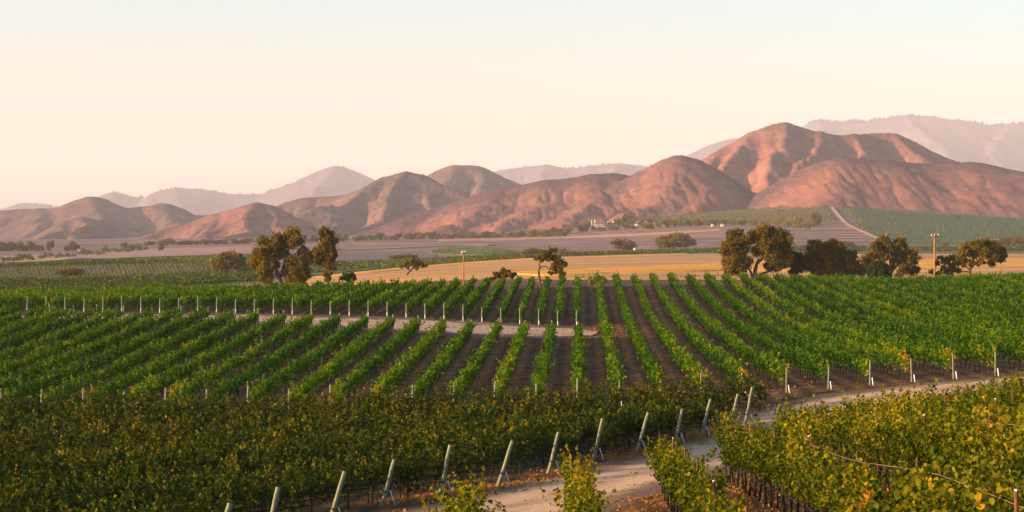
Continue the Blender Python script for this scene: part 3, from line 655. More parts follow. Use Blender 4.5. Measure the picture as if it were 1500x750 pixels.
hill('grey western hill with a smooth rounded top', [(-60, 300, 5200), (-20, 306, 5200), (0, 308, 5200), (30, 306, 5200), (60, 309, 5200), (90, 303, 5200), (115, 294, 5200), (135, 291, 5200), (155, 295, 5200), (185, 305, 5200), (215, 303, 5200), (240, 301, 5200), (262, 306, 5200), (285, 316, 5200), (320, 316, 5200), (360, 325, 5200)], 5200,
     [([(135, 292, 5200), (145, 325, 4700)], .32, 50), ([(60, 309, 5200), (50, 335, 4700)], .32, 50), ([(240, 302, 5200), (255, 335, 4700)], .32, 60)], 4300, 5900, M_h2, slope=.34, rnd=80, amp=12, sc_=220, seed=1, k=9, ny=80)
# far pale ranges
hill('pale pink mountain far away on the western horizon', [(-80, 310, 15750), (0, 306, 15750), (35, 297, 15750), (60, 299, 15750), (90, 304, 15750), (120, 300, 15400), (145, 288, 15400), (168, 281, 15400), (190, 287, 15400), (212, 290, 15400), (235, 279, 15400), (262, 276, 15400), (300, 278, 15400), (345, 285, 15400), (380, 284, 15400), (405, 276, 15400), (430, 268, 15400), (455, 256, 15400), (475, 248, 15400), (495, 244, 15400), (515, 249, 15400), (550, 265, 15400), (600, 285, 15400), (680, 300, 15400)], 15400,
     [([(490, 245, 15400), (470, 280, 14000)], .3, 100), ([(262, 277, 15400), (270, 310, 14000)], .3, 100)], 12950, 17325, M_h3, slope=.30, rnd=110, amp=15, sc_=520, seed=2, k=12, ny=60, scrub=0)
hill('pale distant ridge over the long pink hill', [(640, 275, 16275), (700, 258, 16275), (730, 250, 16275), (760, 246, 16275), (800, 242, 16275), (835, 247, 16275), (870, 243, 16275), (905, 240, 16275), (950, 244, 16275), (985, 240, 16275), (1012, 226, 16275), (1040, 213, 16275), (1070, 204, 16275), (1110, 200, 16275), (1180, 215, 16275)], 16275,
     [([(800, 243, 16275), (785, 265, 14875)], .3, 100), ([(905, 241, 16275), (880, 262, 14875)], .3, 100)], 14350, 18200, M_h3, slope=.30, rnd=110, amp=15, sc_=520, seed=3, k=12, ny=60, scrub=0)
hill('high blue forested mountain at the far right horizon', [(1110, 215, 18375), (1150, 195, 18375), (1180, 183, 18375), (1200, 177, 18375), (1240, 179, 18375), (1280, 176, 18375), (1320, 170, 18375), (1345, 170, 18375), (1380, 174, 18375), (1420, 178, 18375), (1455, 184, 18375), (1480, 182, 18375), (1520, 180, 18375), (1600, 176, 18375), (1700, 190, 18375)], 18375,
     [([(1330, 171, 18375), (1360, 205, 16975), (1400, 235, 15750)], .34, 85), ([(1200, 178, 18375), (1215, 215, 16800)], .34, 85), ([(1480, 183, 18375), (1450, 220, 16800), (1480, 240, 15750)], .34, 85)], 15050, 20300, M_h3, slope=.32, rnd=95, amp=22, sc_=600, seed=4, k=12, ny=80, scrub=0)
# conifers along the far crests: one uncountable forest mass each
def forest(label, crest, D, n, hmin, hmax, seed):
    r_ = np.random.default_rng(seed); c = np.array(crest, float)
    px = r_.uniform(c[0, 0], c[-1, 0], n); py = np.interp(px, c[:, 0], c[:, 1])
    dd = D + r_.uniform(-100, 100, n); h = r_.uniform(hmin, hmax, n) * (.5 + vnoise(px / 9, px * 0 + seed, 2)); rr = h * .22
    x = (px - 750) / F * dd; z = ZC - (py - HY) / F * D - 6
    ang = np.arange(6) / 6 * 2 * np.pi; Vs = []; 
    ring = np.stack([x[:, None] + rr[:, None] * np.cos(ang), dd[:, None] + rr[:, None] * np.sin(ang), np.repeat((z + h * .25)[:, None], 6, 1)], -1)
    low = np.stack([x[:, None] + rr[:, None] * .6 * np.cos(ang), dd[:, None] + rr[:, None] * .6 * np.sin(ang), np.repeat(z[:, None], 6, 1)], -1)
    tip = np.stack([x, dd, z + h], -1)[:, None]
    V = np.concatenate([low, ring, tip], 1).reshape(-1, 3); b = np.arange(n)[:, None, None] * 13
    q = np.array([[i, (i + 1) % 6, 6 + (i + 1) % 6, 6 + i] for i in range(6)]); t = np.array([[6 + i, 6 + (i + 1) % 6, 12] for i in range(6)])
    o = mesh_np('forest', V, [(b + q[None]).reshape(-1, 4), (b + t[None]).reshape(-1, 3)], M_darkbush, attrs={'tint': np.repeat(r_.random(n), 13)})
    tag(o, label, None, None, 'stuff')
forest('conifer forest along the crest of the blue mountain', [(1180, 183), (1200, 177), (1240, 179), (1280, 176), (1320, 170), (1345, 170), (1380, 174), (1420, 178), (1455, 184), (1480, 182), (1520, 180)], 18375, 620, 12, 27, 5)
forest('trees along the crest of the pale distant ridge', [(730, 250), (760, 246), (800, 242), (835, 247), (870, 243), (905, 240), (950, 244), (985, 240), (1012, 226), (1040, 213), (1070, 204)], 16275, 380, 9, 20, 6)
forest('trees along the crest of the pale western mountain', [(0, 306), (35, 297), (60, 299), (90, 304), (120, 300), (145, 288), (168, 281), (190, 287), (212, 290), (235, 279), (262, 276), (300, 278), (345, 285), (380, 284), (405, 276), (430, 268), (455, 256), (475, 248), (495, 244), (515, 249), (550, 265)], 15400, 420, 8, 18, 7)

# ---------------------------------------------------------------- valley fields
def field(name, top, bot, mat, label, lift=.25, nx=80, ny=24, lo=380, bump=0.0, attrs=None):
    """a field between two edge lines on the ground; each edge is a list of bearings and sight-line rows, turned into plan points first"""
    def edge(e):
        e = np.array(e, float); px = np.linspace(e[0, 0], e[-1, 0], nx); py = np.interp(px, e[:, 0], e[:, 1])
        d = np.array([d_at(a, b, lo) for a, b in zip(px, py)]); d = np.convolve(np.pad(d, 3, 'edge'), np.ones(7) / 7, 'valid')
        return np.stack([(px - 750) / F * d, d], -1)
    Tt, Bb = edge(top), edge(bot); t = np.linspace(0, 1, ny)[:, None, None]
    XY = Bb[None] * (1 - t) + Tt[None] * t
    z = ground(XY[..., 0], XY[..., 1]) + lift
    # rim goes down into the soil
    z[0] -= lift + .4; z[-1] -= lift + .4; z[:, 0] -= lift + .4; z[:, -1] -= lift + .4
    if bump: z[1:-1, 1:-1] += bump * fbm(XY[1:-1, 1:-1, 0] / 6, XY[1:-1, 1:-1, 1] / 6, 3, 4)
    i = np.arange(nx * ny).reshape(ny, nx); q = np.stack([i[:-1, :-1], i[:-1, 1:], i[1:, 1:], i[1:, :-1]], -1).reshape(-1, 4)
    return tag(mesh_np(name, np.concatenate([XY, z[..., None]], -1).reshape(-1, 3), q, mat, smooth=True), label, None, None, 'structure')
M_fgreen = noise_mat('field_green', [(.3, (.075, .11, .008)), (.5, (.11, .145, .010)), (.7, (.17, .17, .012))], 9, coord='Generated', bump=.3, stretch=(1, 3, 1))
M_fgreen2 = noise_mat('field_green_dark', [(.3, (.050, .085, .008)), (.7, (.095, .12, .012))], 14, coord='Generated', stretch=(1, 4, 1))
M_fsoil = noise_mat('field_soil', [(.3, (.17, .12, .10)), (.7, (.25, .175, .14))], .02)
M_gold_f = noise_mat('dry_gold_grass', [(.34, (.46, .20, .02)), (.5, (.70, .31, .03)), (.66, (.82, .42, .06))], .06, bump=.5, bscale=.8, dist=.3, stretch=(.25, 1, 1), detail=9)
M_tan = noise_mat('mown_tan_stubble', [(.36, (.30, .16, .06)), (.5, (.48, .24, .065)), (.64, (.62, .32, .085))], .03, bump=.3, bscale=.8, dist=.2, stretch=(.2, 1, 1), detail=9)
M_slope = noise_mat('slope_soil_green', [(.3, (.05, .085, .035)), (.7, (.10, .12, .055))], .02)
M_orch = noise_mat('orchard_floor', [(.3, (.20, .14, .07)), (.7, (.30, .20, .10))], .03)

field('field', [(-20, 390), (150, 383), (250, 379), (385, 373)], [(-20, 428), (200, 422), (385, 411)], M_fsoil, 'soil under the striped western vineyard', .2, lo=500)
field('field', [(-20, 390), (80, 386), (150, 383), (250, 379), (385, 373)], [(-20, 394), (80, 391), (150, 390), (250, 388), (385, 384)], M_fgreen, 'light green strip along the top of the western vineyard', .5, lo=600)
field('field', [(-20, 411), (150, 410), (300, 402), (385, 395)], [(-20, 431), (200, 425), (385, 414)], M_fgreen2, 'smooth dark green strip below the striped vineyard', .5, lo=450)
field('field', [(440, 411), (520, 401), (650, 388), (760, 380), (860, 376), (1010, 372), (1230, 372), (1520, 372)], [(440, 418), (520, 418), (650, 412), (760, 410), (860, 412), (1010, 412), (1230, 412), (1520, 405)], M_tan, 'tan mown hay field behind the vineyard', .25, lo=340, nx=140, ny=40)
field('field', [(735, 401.5), (760, 400.3), (800, 398), (900, 394), (1000, 389), (1080, 386), (1200, 384), (1300, 382), (1400, 381), (1520, 380)], [(735, 402.2), (760, 403.5), (800, 407), (900, 402), (1000, 401), (1080, 398), (1200, 402), (1300, 398), (1400, 394), (1520, 391)], M_gold_f, 'bright golden band of tall dry grass', .55, lo=380, nx=140, ny=20, bump=.2)
field('field', [(440, 409), (500, 402), (600, 391.5), (700, 383.5), (760, 379.5), (860, 375.5), (1010, 371.5)], [(440, 413), (500, 406), (600, 395), (700, 386.5), (760, 382), (860, 377.5), (1010, 373)], M_gold_f, 'thin golden strip along the far edge of the hay field', .5, lo=420, nx=120, ny=8)
M_fdark = noise_mat('ploughed_dark', [(.35, (.10, .075, .078)), (.65, (.16, .115, .105))], 12, coord='Generated', stretch=(1, 8, 1), bump=.3)
M_fpink = noise_mat('pink_stubble', [(.35, (.30, .16, .10)), (.65, (.42, .24, .15))], 10, coord='Generated', stretch=(1, 6, 1))
field('field', [(490, 374), (560, 369.5), (610, 370), (640, 371)], [(490, 390), (560, 385), (610, 380.5), (640, 377)], M_fdark, 'dark ploughed patch west of the oval vineyard', .5, lo=900)
field('field', [(-20, 376), (120, 370), (260, 363), (420, 359)], [(-20, 387.5), (60, 383.5), (150, 379), (260, 374), (380, 370)], M_fpink, 'pinkish stubble strip above the farm track', .5, lo=1200)
field('field', [(640, 351), (760, 348.5), (900, 343.5), (1000, 339), (1060, 335)], [(640, 353.5), (760, 351), (900, 346.5), (1000, 341.5), (1060, 337)], M_fpink, 'thin pink grass strip under the tree line', .7, lo=1500)
field('field', [(628, 370), (650, 364), (690, 361), (730, 364), (762, 371)], [(628, 371.5), (650, 374), (690, 375), (730, 375), (762, 372.5)], M_fgreen, 'small oval green vineyard in the plain', 1.0, lo=900, bump=.6)
field('field', [(430, 391), (520, 386), (620, 379), (760, 374), (860, 371), (1010, 366), (1100, 364), (1160, 361), (1240, 362.5), (1520, 362)], [(430, 409), (520, 400), (620, 389), (760, 380), (860, 376.5), (1010, 372), (1100, 371), (1160, 370), (1240, 370.5), (1520, 370.5)], M_fgreen2, 'dark green vine strip beyond the hay field', .8, lo=520, nx=120, bump=.5)
field('field', [(1218, 300), (1300, 308), (1400, 314), (1520, 322)], [(1296, 359), (1340, 360), (1400, 360), (1520, 357)], M_slope, 'soil of the green vineyard slope below the front hill', .4, lo=1300)
field('field', [(930, 322), (1010, 312), (1100, 302), (1160, 297), (1210, 295)], [(930, 336), (1010, 332), (1100, 331), (1160, 331), (1228, 326)], M_orch, 'orchard floor on the slope under the front hill', .4, lo=1700)
def track_px(name, pts, hw, label, mat=None):
    P = []
    for px, py in pts:
        d = d_at(px, py, 600); P.append(((px - 750) / F * d, d, hw))
    return strip(name, P, mat or M_track, label, n=160, m=9, lift=1.1, sink=.6, jag=.3)
track_px('dirt_track', [(1209, 297), (1218, 305), (1233, 322), (1250, 334), (1268, 342), (1292, 352)], 3.2, 'pale track climbing straight up between orchard and vineyard slope')
track_px('dirt_track', [(-10, 388), (60, 384.5), (150, 380), (260, 376), (380, 372.5)], 7, 'pale farm track along the top of the western vineyard')
track_px('dirt_track', [(500, 367), (560, 365), (620, 362), (680, 359.5), (720, 360)], 7, 'pale farm track across the ploughed plain')
track_px('dirt_track', [(1400, 357), (1450, 353), (1520, 349)], 9, 'pale lane at the foot of the vineyard slope')

def hedge_row(p0, p1, n, h, wdt, mat, label, group, seed, sz=1.0):
    """a far vine row: clumps of leaves along a line"""
    r_ = np.random.default_rng(seed); t = r_.random(n)
    X = p0[0] + (p1[0] - p0[0]) * t + r_.normal(0, wdt * .4, n); Y = p0[1] + (p1[1] - p0[1]) * t + r_.normal(0, wdt * .4, n)
    Z = ground(X, Y) + .4 + r_.random(n) * h
    P = np.stack([X, Y, Z], -1); V, Fq, tt = leaf_mesh(P, r_.uniform(.6, 1.3, n) * sz, np.clip(r_.normal(.5, .18, n), 0, 1))
    o = gp(*p0)
    root = thing('vine_row', o, label, 'vine row', group)
    ob = mesh_np('foliage', V, Fq, mat, root, {'tint': tt}, origin=o); ob['kind'] = 'stuff'
    return root
M_farvine = leaf_mat('far_vine_leaf', [(0, (.045, .070, .012)), (.6, (.085, .11, .018)), (1, (.18, .17, .03))], .25)
M_stripvine = leaf_mat('strip_vine_leaf', [(0, (.035, .060, .008)), (.6, (.075, .11, .012)), (1, (.17, .16, .02))], .25)
def along_rows(top, bot, px0, px1, n, lo, per, h, sz, label, group, seed):
    for i in range(n):
        f = (i + .5) / n; xs = np.linspace(px0, px1, 14)
        ys = np.interp(xs, [p[0] for p in top], [p[1] for p in top]) * (1 - f) + np.interp(xs, [p[0] for p in bot], [p[1] for p in bot]) * f
        P = np.array([gpx(a, b, lo)[:2] for a, b in zip(xs, ys)]); P[:, 1] = np.convolve(np.pad(P[:, 1], 1, 'edge'), np.ones(3) / 3, 'valid'); P[:, 0] = (xs - 750) / F * P[:, 1]
        r_ = np.random.default_rng(seed + i); t = r_.random(per) * 13; j = t.astype(int); fr = (t - j)[:, None]; C_ = P[j] * (1 - fr) + P[np.minimum(j + 1, 13)] * fr
        C_ = C_ + r_.normal(0, .3, C_.shape); Z = ground(C_[:, 0], C_[:, 1]) + .5 + r_.random(per) * h
        V, Fq, tt = leaf_mesh(np.stack([C_[:, 0], C_[:, 1], Z], -1), r_.uniform(.6, 1.3, per) * sz, np.clip(r_.normal(.5, .2, per), 0, 1))
        o = gp(*P[0]); root = thing('vine_row', o, label % ordw(i), 'vine row', group)
        ob = mesh_np('foliage', V, Fq, M_stripvine, root, {'tint': tt}, origin=o); ob['kind'] = 'stuff'
along_rows([(-20, 411), (150, 410), (300, 402), (385, 395)], [(-20, 431), (200, 425), (385, 414)], -15, 383, 9, 450, 1500, 1.0, 1.0, 'level vine row below the striped vineyard, %s from the far side', 'level vine rows below the striped vineyard', 1200)
along_rows([(430, 391), (520, 386), (620, 379), (760, 374), (860, 371), (1010, 366), (1100, 364), (1160, 361), (1240, 362.5), (1520, 362)], [(430, 409), (520, 400), (620, 389), (760, 380), (860, 376.5), (1010, 372), (1100, 371), (1160, 370), (1240, 370.5), (1520, 370.5)], 435, 1515, 5, 520, 3500, 1.2, 1.5, 'very long vine row beyond the hay field, %s from the far side', 'long vine rows beyond the hay field', 1230)
along_rows([(628, 370), (650, 364), (690, 361), (730, 364), (762, 371)], [(628, 371.5), (650, 374), (690, 375), (730, 375), (762, 372.5)], 634, 758, 5, 900, 700, 1.0, 1.5, 'vine row of the small oval vineyard, %s from the far side', 'vine rows of the small oval vineyard', 1250)
along_rows([(-20, 390), (80, 386), (150, 383), (250, 379), (385, 373)], [(-20, 394), (80, 391), (150, 390), (250, 388), (385, 384)], -15, 383, 4, 600, 1300, 1.0, 1.2, 'level vine row above the striped vineyard, %s from the far side', 'level vine rows above the striped vineyard', 1260)
M_slopevine = leaf_mat('slope_vine_leaf', [(0, (.025, .075, .03)), (.6, (.05, .115, .045)), (1, (.11, .15, .05))], .25)
for i in range(66):
    px = -14 + 6.0 * i
    pt, pb = np.interp(px, [-20, 80, 150, 250, 385], [393, 390.5, 389.5, 387.5, 383.5]), np.interp(px, [-20, 150, 300, 385], [412, 411, 403, 396])
    a = gpx(px, pt, 600)[:2]; b = gpx(px + 11, pb, 450)[:2]
    hedge_row(a, b, 300, .9, .4, M_farvine, f'thin row of the striped western vineyard, {ordw(i)} from its western end', 'rows of the striped vineyard on the western plain', 700 + i, .8)
for i in range(60):
    px = 1225 + 5.0 * i
    pt = np.interp(px, [1218, 1300, 1400, 1520], [301, 309, 315, 323]); pb = np.interp(px + 6, [1218, 1296, 1340, 1400, 1520], [304, 358, 359, 359, 356])
    if pb - pt < 4: continue
    a = gpx(px, pt, 1300)[:2]; b = gpx(px + 6, pb, 1300)[:2]
    hedge_row(a, b, 420, 1.8, .7, M_slopevine, f'row of the green slope under the front hill, {ordw(i)} from the pale track', 'rows of the vineyard slope under the front hill', 800 + i, 1.5)

# ---------------------------------------------------------------- trees
def crown(blobs, n, size, seed, flat=.75, depth=.8, clump=9):
    """blobs: (x, z, r) in metres about the tree foot; leaves gather in clumps inside each"""
    r_ = np.random.default_rng(seed); Ps = []; Ts = []
    tot = sum(b[2] ** 2 for b in blobs)
    for b in blobs:
        x, z, r = b[:3]; r = r * 1.2; y = b[3] if len(b) > 3 else r_.uniform(-1, 1) * r * depth
        nb = max(12, int(n * r * r / tot)); nc = max(4, int(clump * (r / 1.2) ** 1.3))
        c = r_.normal(size=(nc, 3)); c /= np.linalg.norm(c, axis=1)[:, None]; c *= (r * r_.uniform(.45, 1.0, nc) ** .7)[:, None]; c[:, 2] *= flat
        i = r_.integers(nc, size=nb); p = c[i] + r_.normal(size=(nb, 3)) * r * .24
        Ps.append(p + [x, y, z]); Ts.append(.22 + .5 * r_.random(nc)[i] + r_.normal(0, .14, nb) + .1 * c[i][:, 2] / r)
    return np.concatenate(Ps), np.clip(np.concatenate(Ts), 0, 1)
def tree(loc, blobs, limbs, n, size, label, group=None, mat=None, seed=0, name='oak_tree', trunk_r=.4, cat='tree', parts_bark=True):
    root = thing(name, loc, label, cat, group); mat = mat or M_oak
    P, T = crown(blobs, int(n * 1.5), size, seed, clump=14); r_ = np.random.default_rng(seed)
    V, Fq, tt = leaf_mesh(P, size * r_.uniform(.6, 1.3, len(P)), T, up=.3)
    c = mesh_np('crown', V, Fq, mat, root, {'tint': tt}); c['kind'] = 'stuff'
    if parts_bark:
        ends = [np.array(l[-1]) for l in limbs]
        for k, l in enumerate(limbs):
            l = smooth_line(l, 4); rr = trunk_r * (1 if k == 0 else .5) * np.linspace(1, .4 if k == 0 else .3, len(l))
            Vt, fs = tube(l, rr, 8); mesh_np('trunk' if k == 0 else 'limb', Vt, fs, M_bark, root, smooth=True)
        # thin boughs from the nearest limb end into every blob, joined
        parts = []
        allp = np.concatenate([smooth_line(l, 4)[2:] for l in limbs])
        for b in blobs:
            t = np.array([b[0], 0 if len(b) < 4 else b[3], b[1]]); s = allp[np.argmin(np.linalg.norm(allp - t, axis=1))]
            mid = (s + t) / 2 + r_.normal(0, .15, 3) * b[2]
            parts.append(tube(smooth_line([s, mid, t], 3), np.linspace(trunk_r * .28, trunk_r * .08, 7), 5))
        Vt, fs = join(parts); br = mesh_np('branch', Vt, fs, M_bark, root, smooth=True); br['kind'] = 'stuff'
    return root
def T_px(D, px0, py0, pts):
    s = D / F; return [tuple([(p[0] - px0) * s, (py0 - p[1]) * s, p[2] * s] + [v * s for v in p[3:]]) for p in pts]
def L_px(D, px0, py0, limbs):
    s = D / F; return [[((p[0] - px0) * s, (p[2] if len(p) > 2 else 0) * s, (py0 - p[1]) * s) for p in l] for l in limbs]
def base(px, py, D): return (float((px - 750) / F * D), float(D), float(ZC - (py - HY) / F * D))
def key_tree(px, top_blobs, limbs, D, n, size, label, **kw):
    """foot at bearing px on the ground at distance D"""
    X = (px - 750) / F * D; zg = float(ground(X, D)); py0 = HY + (ZC - zg) * F / D
    return tree((X, D, zg - .1), T_px(D, px, py0, top_blobs), L_px(D, px, py0, limbs), n, size, label, **kw)

D1 = 400
key_tree(432, [(384, 370, 10), (381, 383, 11), (388, 394, 9), (390, 406, 8), (387, 352, 7, 2), (398, 360, 9), (410, 350, 8), (408, 362, 8), (428, 345, 10), (436, 355, 9), (424, 356, 8), (442, 366, 7), (416, 372, 6), (403, 376, 7), (446, 371, 5), (404, 388, 5), (407, 402, 4), (430, 385, 10), (440, 388, 10), (426, 396, 11), (440, 398, 11), (433, 408, 12), (446, 402, 7)],
         [[(418, 425), (410, 408), (404, 392), (400, 378), (396, 368)], [(404, 392), (398, 378), (388, 366)], [(410, 408), (416, 385), (419, 372), (416, 364), (424, 356)], [(432, 425), (433, 405), (434, 392)]],
         D1, 11000, .34, 'broad dark oak with hollow middle on the vineyard crest', seed=11)
key_tree(481, [(474, 338, 6), (478, 346, 8), (484, 354, 8), (478, 362, 9), (484, 370, 8), (468, 368, 7), (458, 370, 6), (450, 374, 5), (453, 381, 4), (466, 380, 6), (482, 380, 8), (484, 390, 7), (481, 400, 5), (480, 408, 4), (472, 385, 5)],
         [[(481, 425), (480, 405), (482, 388), (480, 368), (476, 345)], [(481, 388), (470, 375), (455, 374)]], D1 + 10, 6500, .34, 'tall slender dark tree beside the broad oak', seed=12, trunk_r=.3)
key_tree(805, [(790, 379, 5), (794, 376, 5), (800, 370, 5), (804, 366, 4), (808, 371, 5), (814, 366, 4), (806, 377, 5), (813, 377, 5), (819, 380, 5), (816, 387, 5), (824, 385, 4), (828, 389, 3), (811, 390, 5), (820, 395, 5), (812, 399, 5), (822, 402, 5), (805, 400, 3)],
         [[(793, 425), (790, 405), (789, 396), (791, 391), (790, 385), (793, 380), (799, 378)], [(791, 391), (798, 389), (804, 394), (807, 400)], [(799, 378), (806, 375), (813, 380)]], D1 - 40, 2300, .26, 'small gnarled oak with a kinked bare trunk', seed=13, trunk_r=.22)
key_tree(1110, [(1062, 357, 6), (1060, 368, 5), (1073, 345, 8), (1080, 342, 7), (1074, 356, 9), (1090, 350, 8), (1087, 362, 9), (1075, 372, 10), (1072, 385, 10), (1082, 392, 10), (1092, 382, 9), (1068, 393, 8), (1116, 338, 8), (1124, 335, 7), (1110, 345, 8), (1128, 345, 10), (1142, 344, 9), (1148, 352, 9), (1140, 360, 11), (1124, 358, 10), (1112, 366, 8), (1130, 372, 10), (1146, 368, 9), (1136, 384, 8), (1126, 390, 6), (1150, 384, 6), (1098, 352, 6), (1155, 375, 6), (1140, 393, 5), (1100, 342, 4)],
         [[(1106, 420), (1106, 400), (1108, 388), (1112, 378)], [(1104, 415), (1100, 398), (1092, 388), (1082, 375), (1078, 360)], [(1110, 385), (1122, 372), (1132, 360)], [(1112, 402), (1128, 396), (1146, 392), (1160, 390)]], 420, 15000, .36, 'largest spreading oak, with two leaning crowns', seed=14, trunk_r=.55)
key_tree(1166, [(1160, 372, 5), (1166, 378, 7), (1160, 385, 6), (1170, 390, 8), (1162, 396, 6), (1172, 374, 4)], [[(1167, 415), (1166, 398), (1165, 382)]], 424, 2600, .32, 'low dark oak squeezed between the two big oaks', seed=15, trunk_r=.25, mat=M_darkbush)
key_tree(1215, [(1188, 358, 6), (1196, 354, 5), (1190, 366, 8), (1186, 378, 8), (1190, 390, 9), (1202, 372, 8), (1206, 360, 8), (1218, 358, 9), (1228, 364, 8), (1218, 372, 10), (1204, 386, 9), (1214, 390, 10), (1228, 380, 9), (1232, 392, 10), (1243, 374, 7), (1250, 370, 5), (1246, 384, 9), (1244, 396, 9), (1256, 392, 8), (1264, 397, 7), (1200, 398, 8), (1222, 400, 9)],
         [[(1216, 420), (1214, 402), (1208, 388), (1200, 375)], [(1214, 402), (1222, 386), (1230, 372)], [(1216, 410), (1235, 395), (1250, 385)]], 425, 12000, .36, 'wide dark oak trailing down to a bushy end', seed=16, trunk_r=.4)
key_tree(1288, [(1281, 392, 7), (1288, 390, 8), (1295, 394, 7), (1287, 400, 9), (1297, 402, 6), (1278, 401, 6)], [[(1288, 425), (1288, 405), (1288, 392)]], 400, 3600, .26, 'round deep green bush before the pale oak', seed=17, trunk_r=.15, mat=M_darkbush, name='bush', cat='bush')
key_tree(1306, [(1290, 356, 7), (1298, 353, 8), (1280, 362, 6), (1284, 372, 7), (1270, 378, 7), (1266, 386, 6), (1276, 388, 7), (1302, 362, 8), (1295, 372, 7), (1312, 368, 7), (1318, 353, 6), (1324, 358, 5), (1314, 380, 8), (1328, 372, 7), (1338, 370, 5), (1342, 380, 6), (1330, 384, 8), (1322, 394, 7), (1336, 396, 7), (1343, 394, 4), (1308, 392, 5), (1290, 384, 5), (1318, 402, 5)],
         [[(1305, 425), (1305, 400), (1304, 384), (1300, 370)], [(1305, 400), (1318, 386), (1330, 378)], [(1304, 395), (1290, 380), (1278, 375)]], 450, 8000, .36, 'airy orange-brown oak left of the tall power pole', seed=18, trunk_r=.35)
key_tree(1392, [(1378, 378, 4), (1372, 384, 4), (1386, 381, 6), (1395, 378, 5), (1402, 384, 5), (1392, 388, 5), (1400, 395, 5), (1382, 392, 4), (1366, 398, 4), (1376, 400, 4), (1390, 398, 5)],
         [[(1396, 425), (1396, 402), (1390, 390)], [(1396, 402), (1384, 390), (1374, 386)]], 455, 2600, .30, 'thin scrubby oak just beside the tall power pole', seed=19, trunk_r=.22)
key_tree(1424, [(1412, 366, 7), (1408, 376, 6), (1411, 386, 5), (1422, 360, 7), (1432, 358, 7), (1445, 358, 8), (1455, 362, 7), (1464, 366, 6), (1470, 372, 5), (1466, 380, 5), (1440, 368, 8), (1426, 372, 7), (1452, 374, 7), (1436, 384, 5), (1452, 384, 5), (1420, 384, 5)],
         [[(1422, 425), (1421, 398), (1424, 384), (1430, 370)], [(1423, 392), (1436, 378), (1450, 368)], [(1421, 396), (1412, 384), (1410, 372)], [(1422, 398), (1402, 396), (1396, 398)]], 470, 7000, .36, 'wide flat-topped oak right of the tall power pole', seed=20, trunk_r=.4)
key_tree(738, [(728, 402, 4), (736, 398, 5), (744, 399, 5), (751, 403, 4), (722, 406, 4), (740, 405, 5)], [[(738, 420), (738, 402)]], 330, 2000, .26, 'rusty shrub behind the upper vine rows', seed=21, trunk_r=.12, name='shrub', cat='shrub')
key_tree(510, [(504, 405, 5), (512, 404, 6), (518, 406, 4), (510, 409, 5)], [[(510, 422), (510, 406)]], 340, 1200, .26, 'small dark shrub at the foot of the golden slope', seed=22, trunk_r=.12, mat=M_darkbush, name='shrub', cat='shrub')
key_tree(603, [(590, 388, 4), (596, 384, 4), (603, 382, 5), (612, 385, 5), (620, 388, 4), (609, 390, 4), (598, 391, 3)], [[(596, 402), (600, 397), (606, 392), (610, 388)], [(600, 397), (594, 391), (588, 388)]], 620, 1300, .38, 'low bare-limbed oak on the golden slope', seed=23, trunk_r=.3)
for k, (px, D, hgt, lab) in enumerate([(885, 350, 1.1, 'ragged weed clump at the end of the upper rows'), (866, 330, 1.0, 'yellowing weed clump beside the bare gap'), (1022, 1000, 0, '')]):
    if hgt: key_tree(px, [(px - 4, 408, 4), (px + 3, 409, 4), (px, 412, 4)], [[(px, 420), (px, 410)]], D, 500, .2, lab, seed=30 + k, trunk_r=.06, name='shrub', cat='shrub', mat=M_shrubleaf)

def simple_tree(loc, w_, h_, label, group, mat, seed, n=500, size=.6, name='tree', cat='tree', share={}):
    """a lesser tree; alike ones share crown and trunk meshes"""
    key = (mat.name, seed % 5, name)
    root = thing(name, loc, label, cat, group)
    if key not in share:
        r_ = np.random.default_rng(seed % 5 + 50)
        bl = [(r_.uniform(-.34, .34), r_.uniform(.15, .72), r_.uniform(.15, .24), r_.uniform(-.3, .3)) for _ in range(13)]
        P, T = crown(bl, n, 1, seed % 5 + 60, clump=90); V, Fq, tt = leaf_mesh(P, .085 * r_.uniform(.6, 1.3, len(P)), T)
        o = mesh_np('crown', V, Fq, mat, None, {'tint': tt}); cm = o.data; bpy.data.objects.remove(o)
        Vt, fs = tube([(0, 0, -.05), (.01, 0, .2), (-.02, .01, .5)], [.04, .03, .015], 6); o = mesh_np('trunk', Vt, fs, M_bark); tm = o.data; bpy.data.objects.remove(o)
        share[key] = (cm, tm)
    for nm, me in zip(('crown', 'trunk'), share[key]):
        c = bpy.data.objects.new(nm, me); C.objects.link(c); c.parent = root; c.scale = (w_, w_, h_)
        if nm == 'crown': c['kind'] = 'stuff'
    root.rotation_euler = (0, 0, seed * 2.4)
    return root
def px_tree(px, ybase, wpx, hpx, label, group=None, mat=None, seed=0, lo=600, D=None, **kw):
    if D is None: D = d_at(px, ybase, lo)
    X = (px - 750) / F * D
    return simple_tree((X, D, float(ground(X, D))), wpx * D / F * 1.1, hpx * D / F * 1.25, label, group, mat or M_oak, seed, **kw)
px_tree(333, 400, 48, 30, 'big rounded brown bush beside the striped vineyard', seed=1, n=3500)
px_tree(368, 395, 22, 12, 'low brown bush touching the big rounded one', seed=2)
px_tree(103, 407, 34, 12, 'lone low brown bush among the striped rows', seed=3, n=2500)
px_tree(912, 367, 34, 15, 'round brown oak left of the pale water tank', seed=4, n=3000)
px_tree(986, 365, 50, 22, 'broad dome-shaped oak right of the pale water tank', seed=0, n=3000)
px_tree(780, 376, 34, 12, 'low brown thicket behind the gnarled oak', seed=1)
px_tree(825, 375, 22, 11, 'small thicket on the edge of the plain', seed=2)
px_tree(592, 383, 34, 9, 'low scrub patch in the dark green strip', seed=3)
px_tree(1235, 363, 30, 9, 'flat bush on the strip beyond the big oaks', seed=4)
px_tree(1259, 336, 8, 14, 'bright yellow tree beside the climbing track', mat=M_shrubleaf, seed=1, lo=1500)
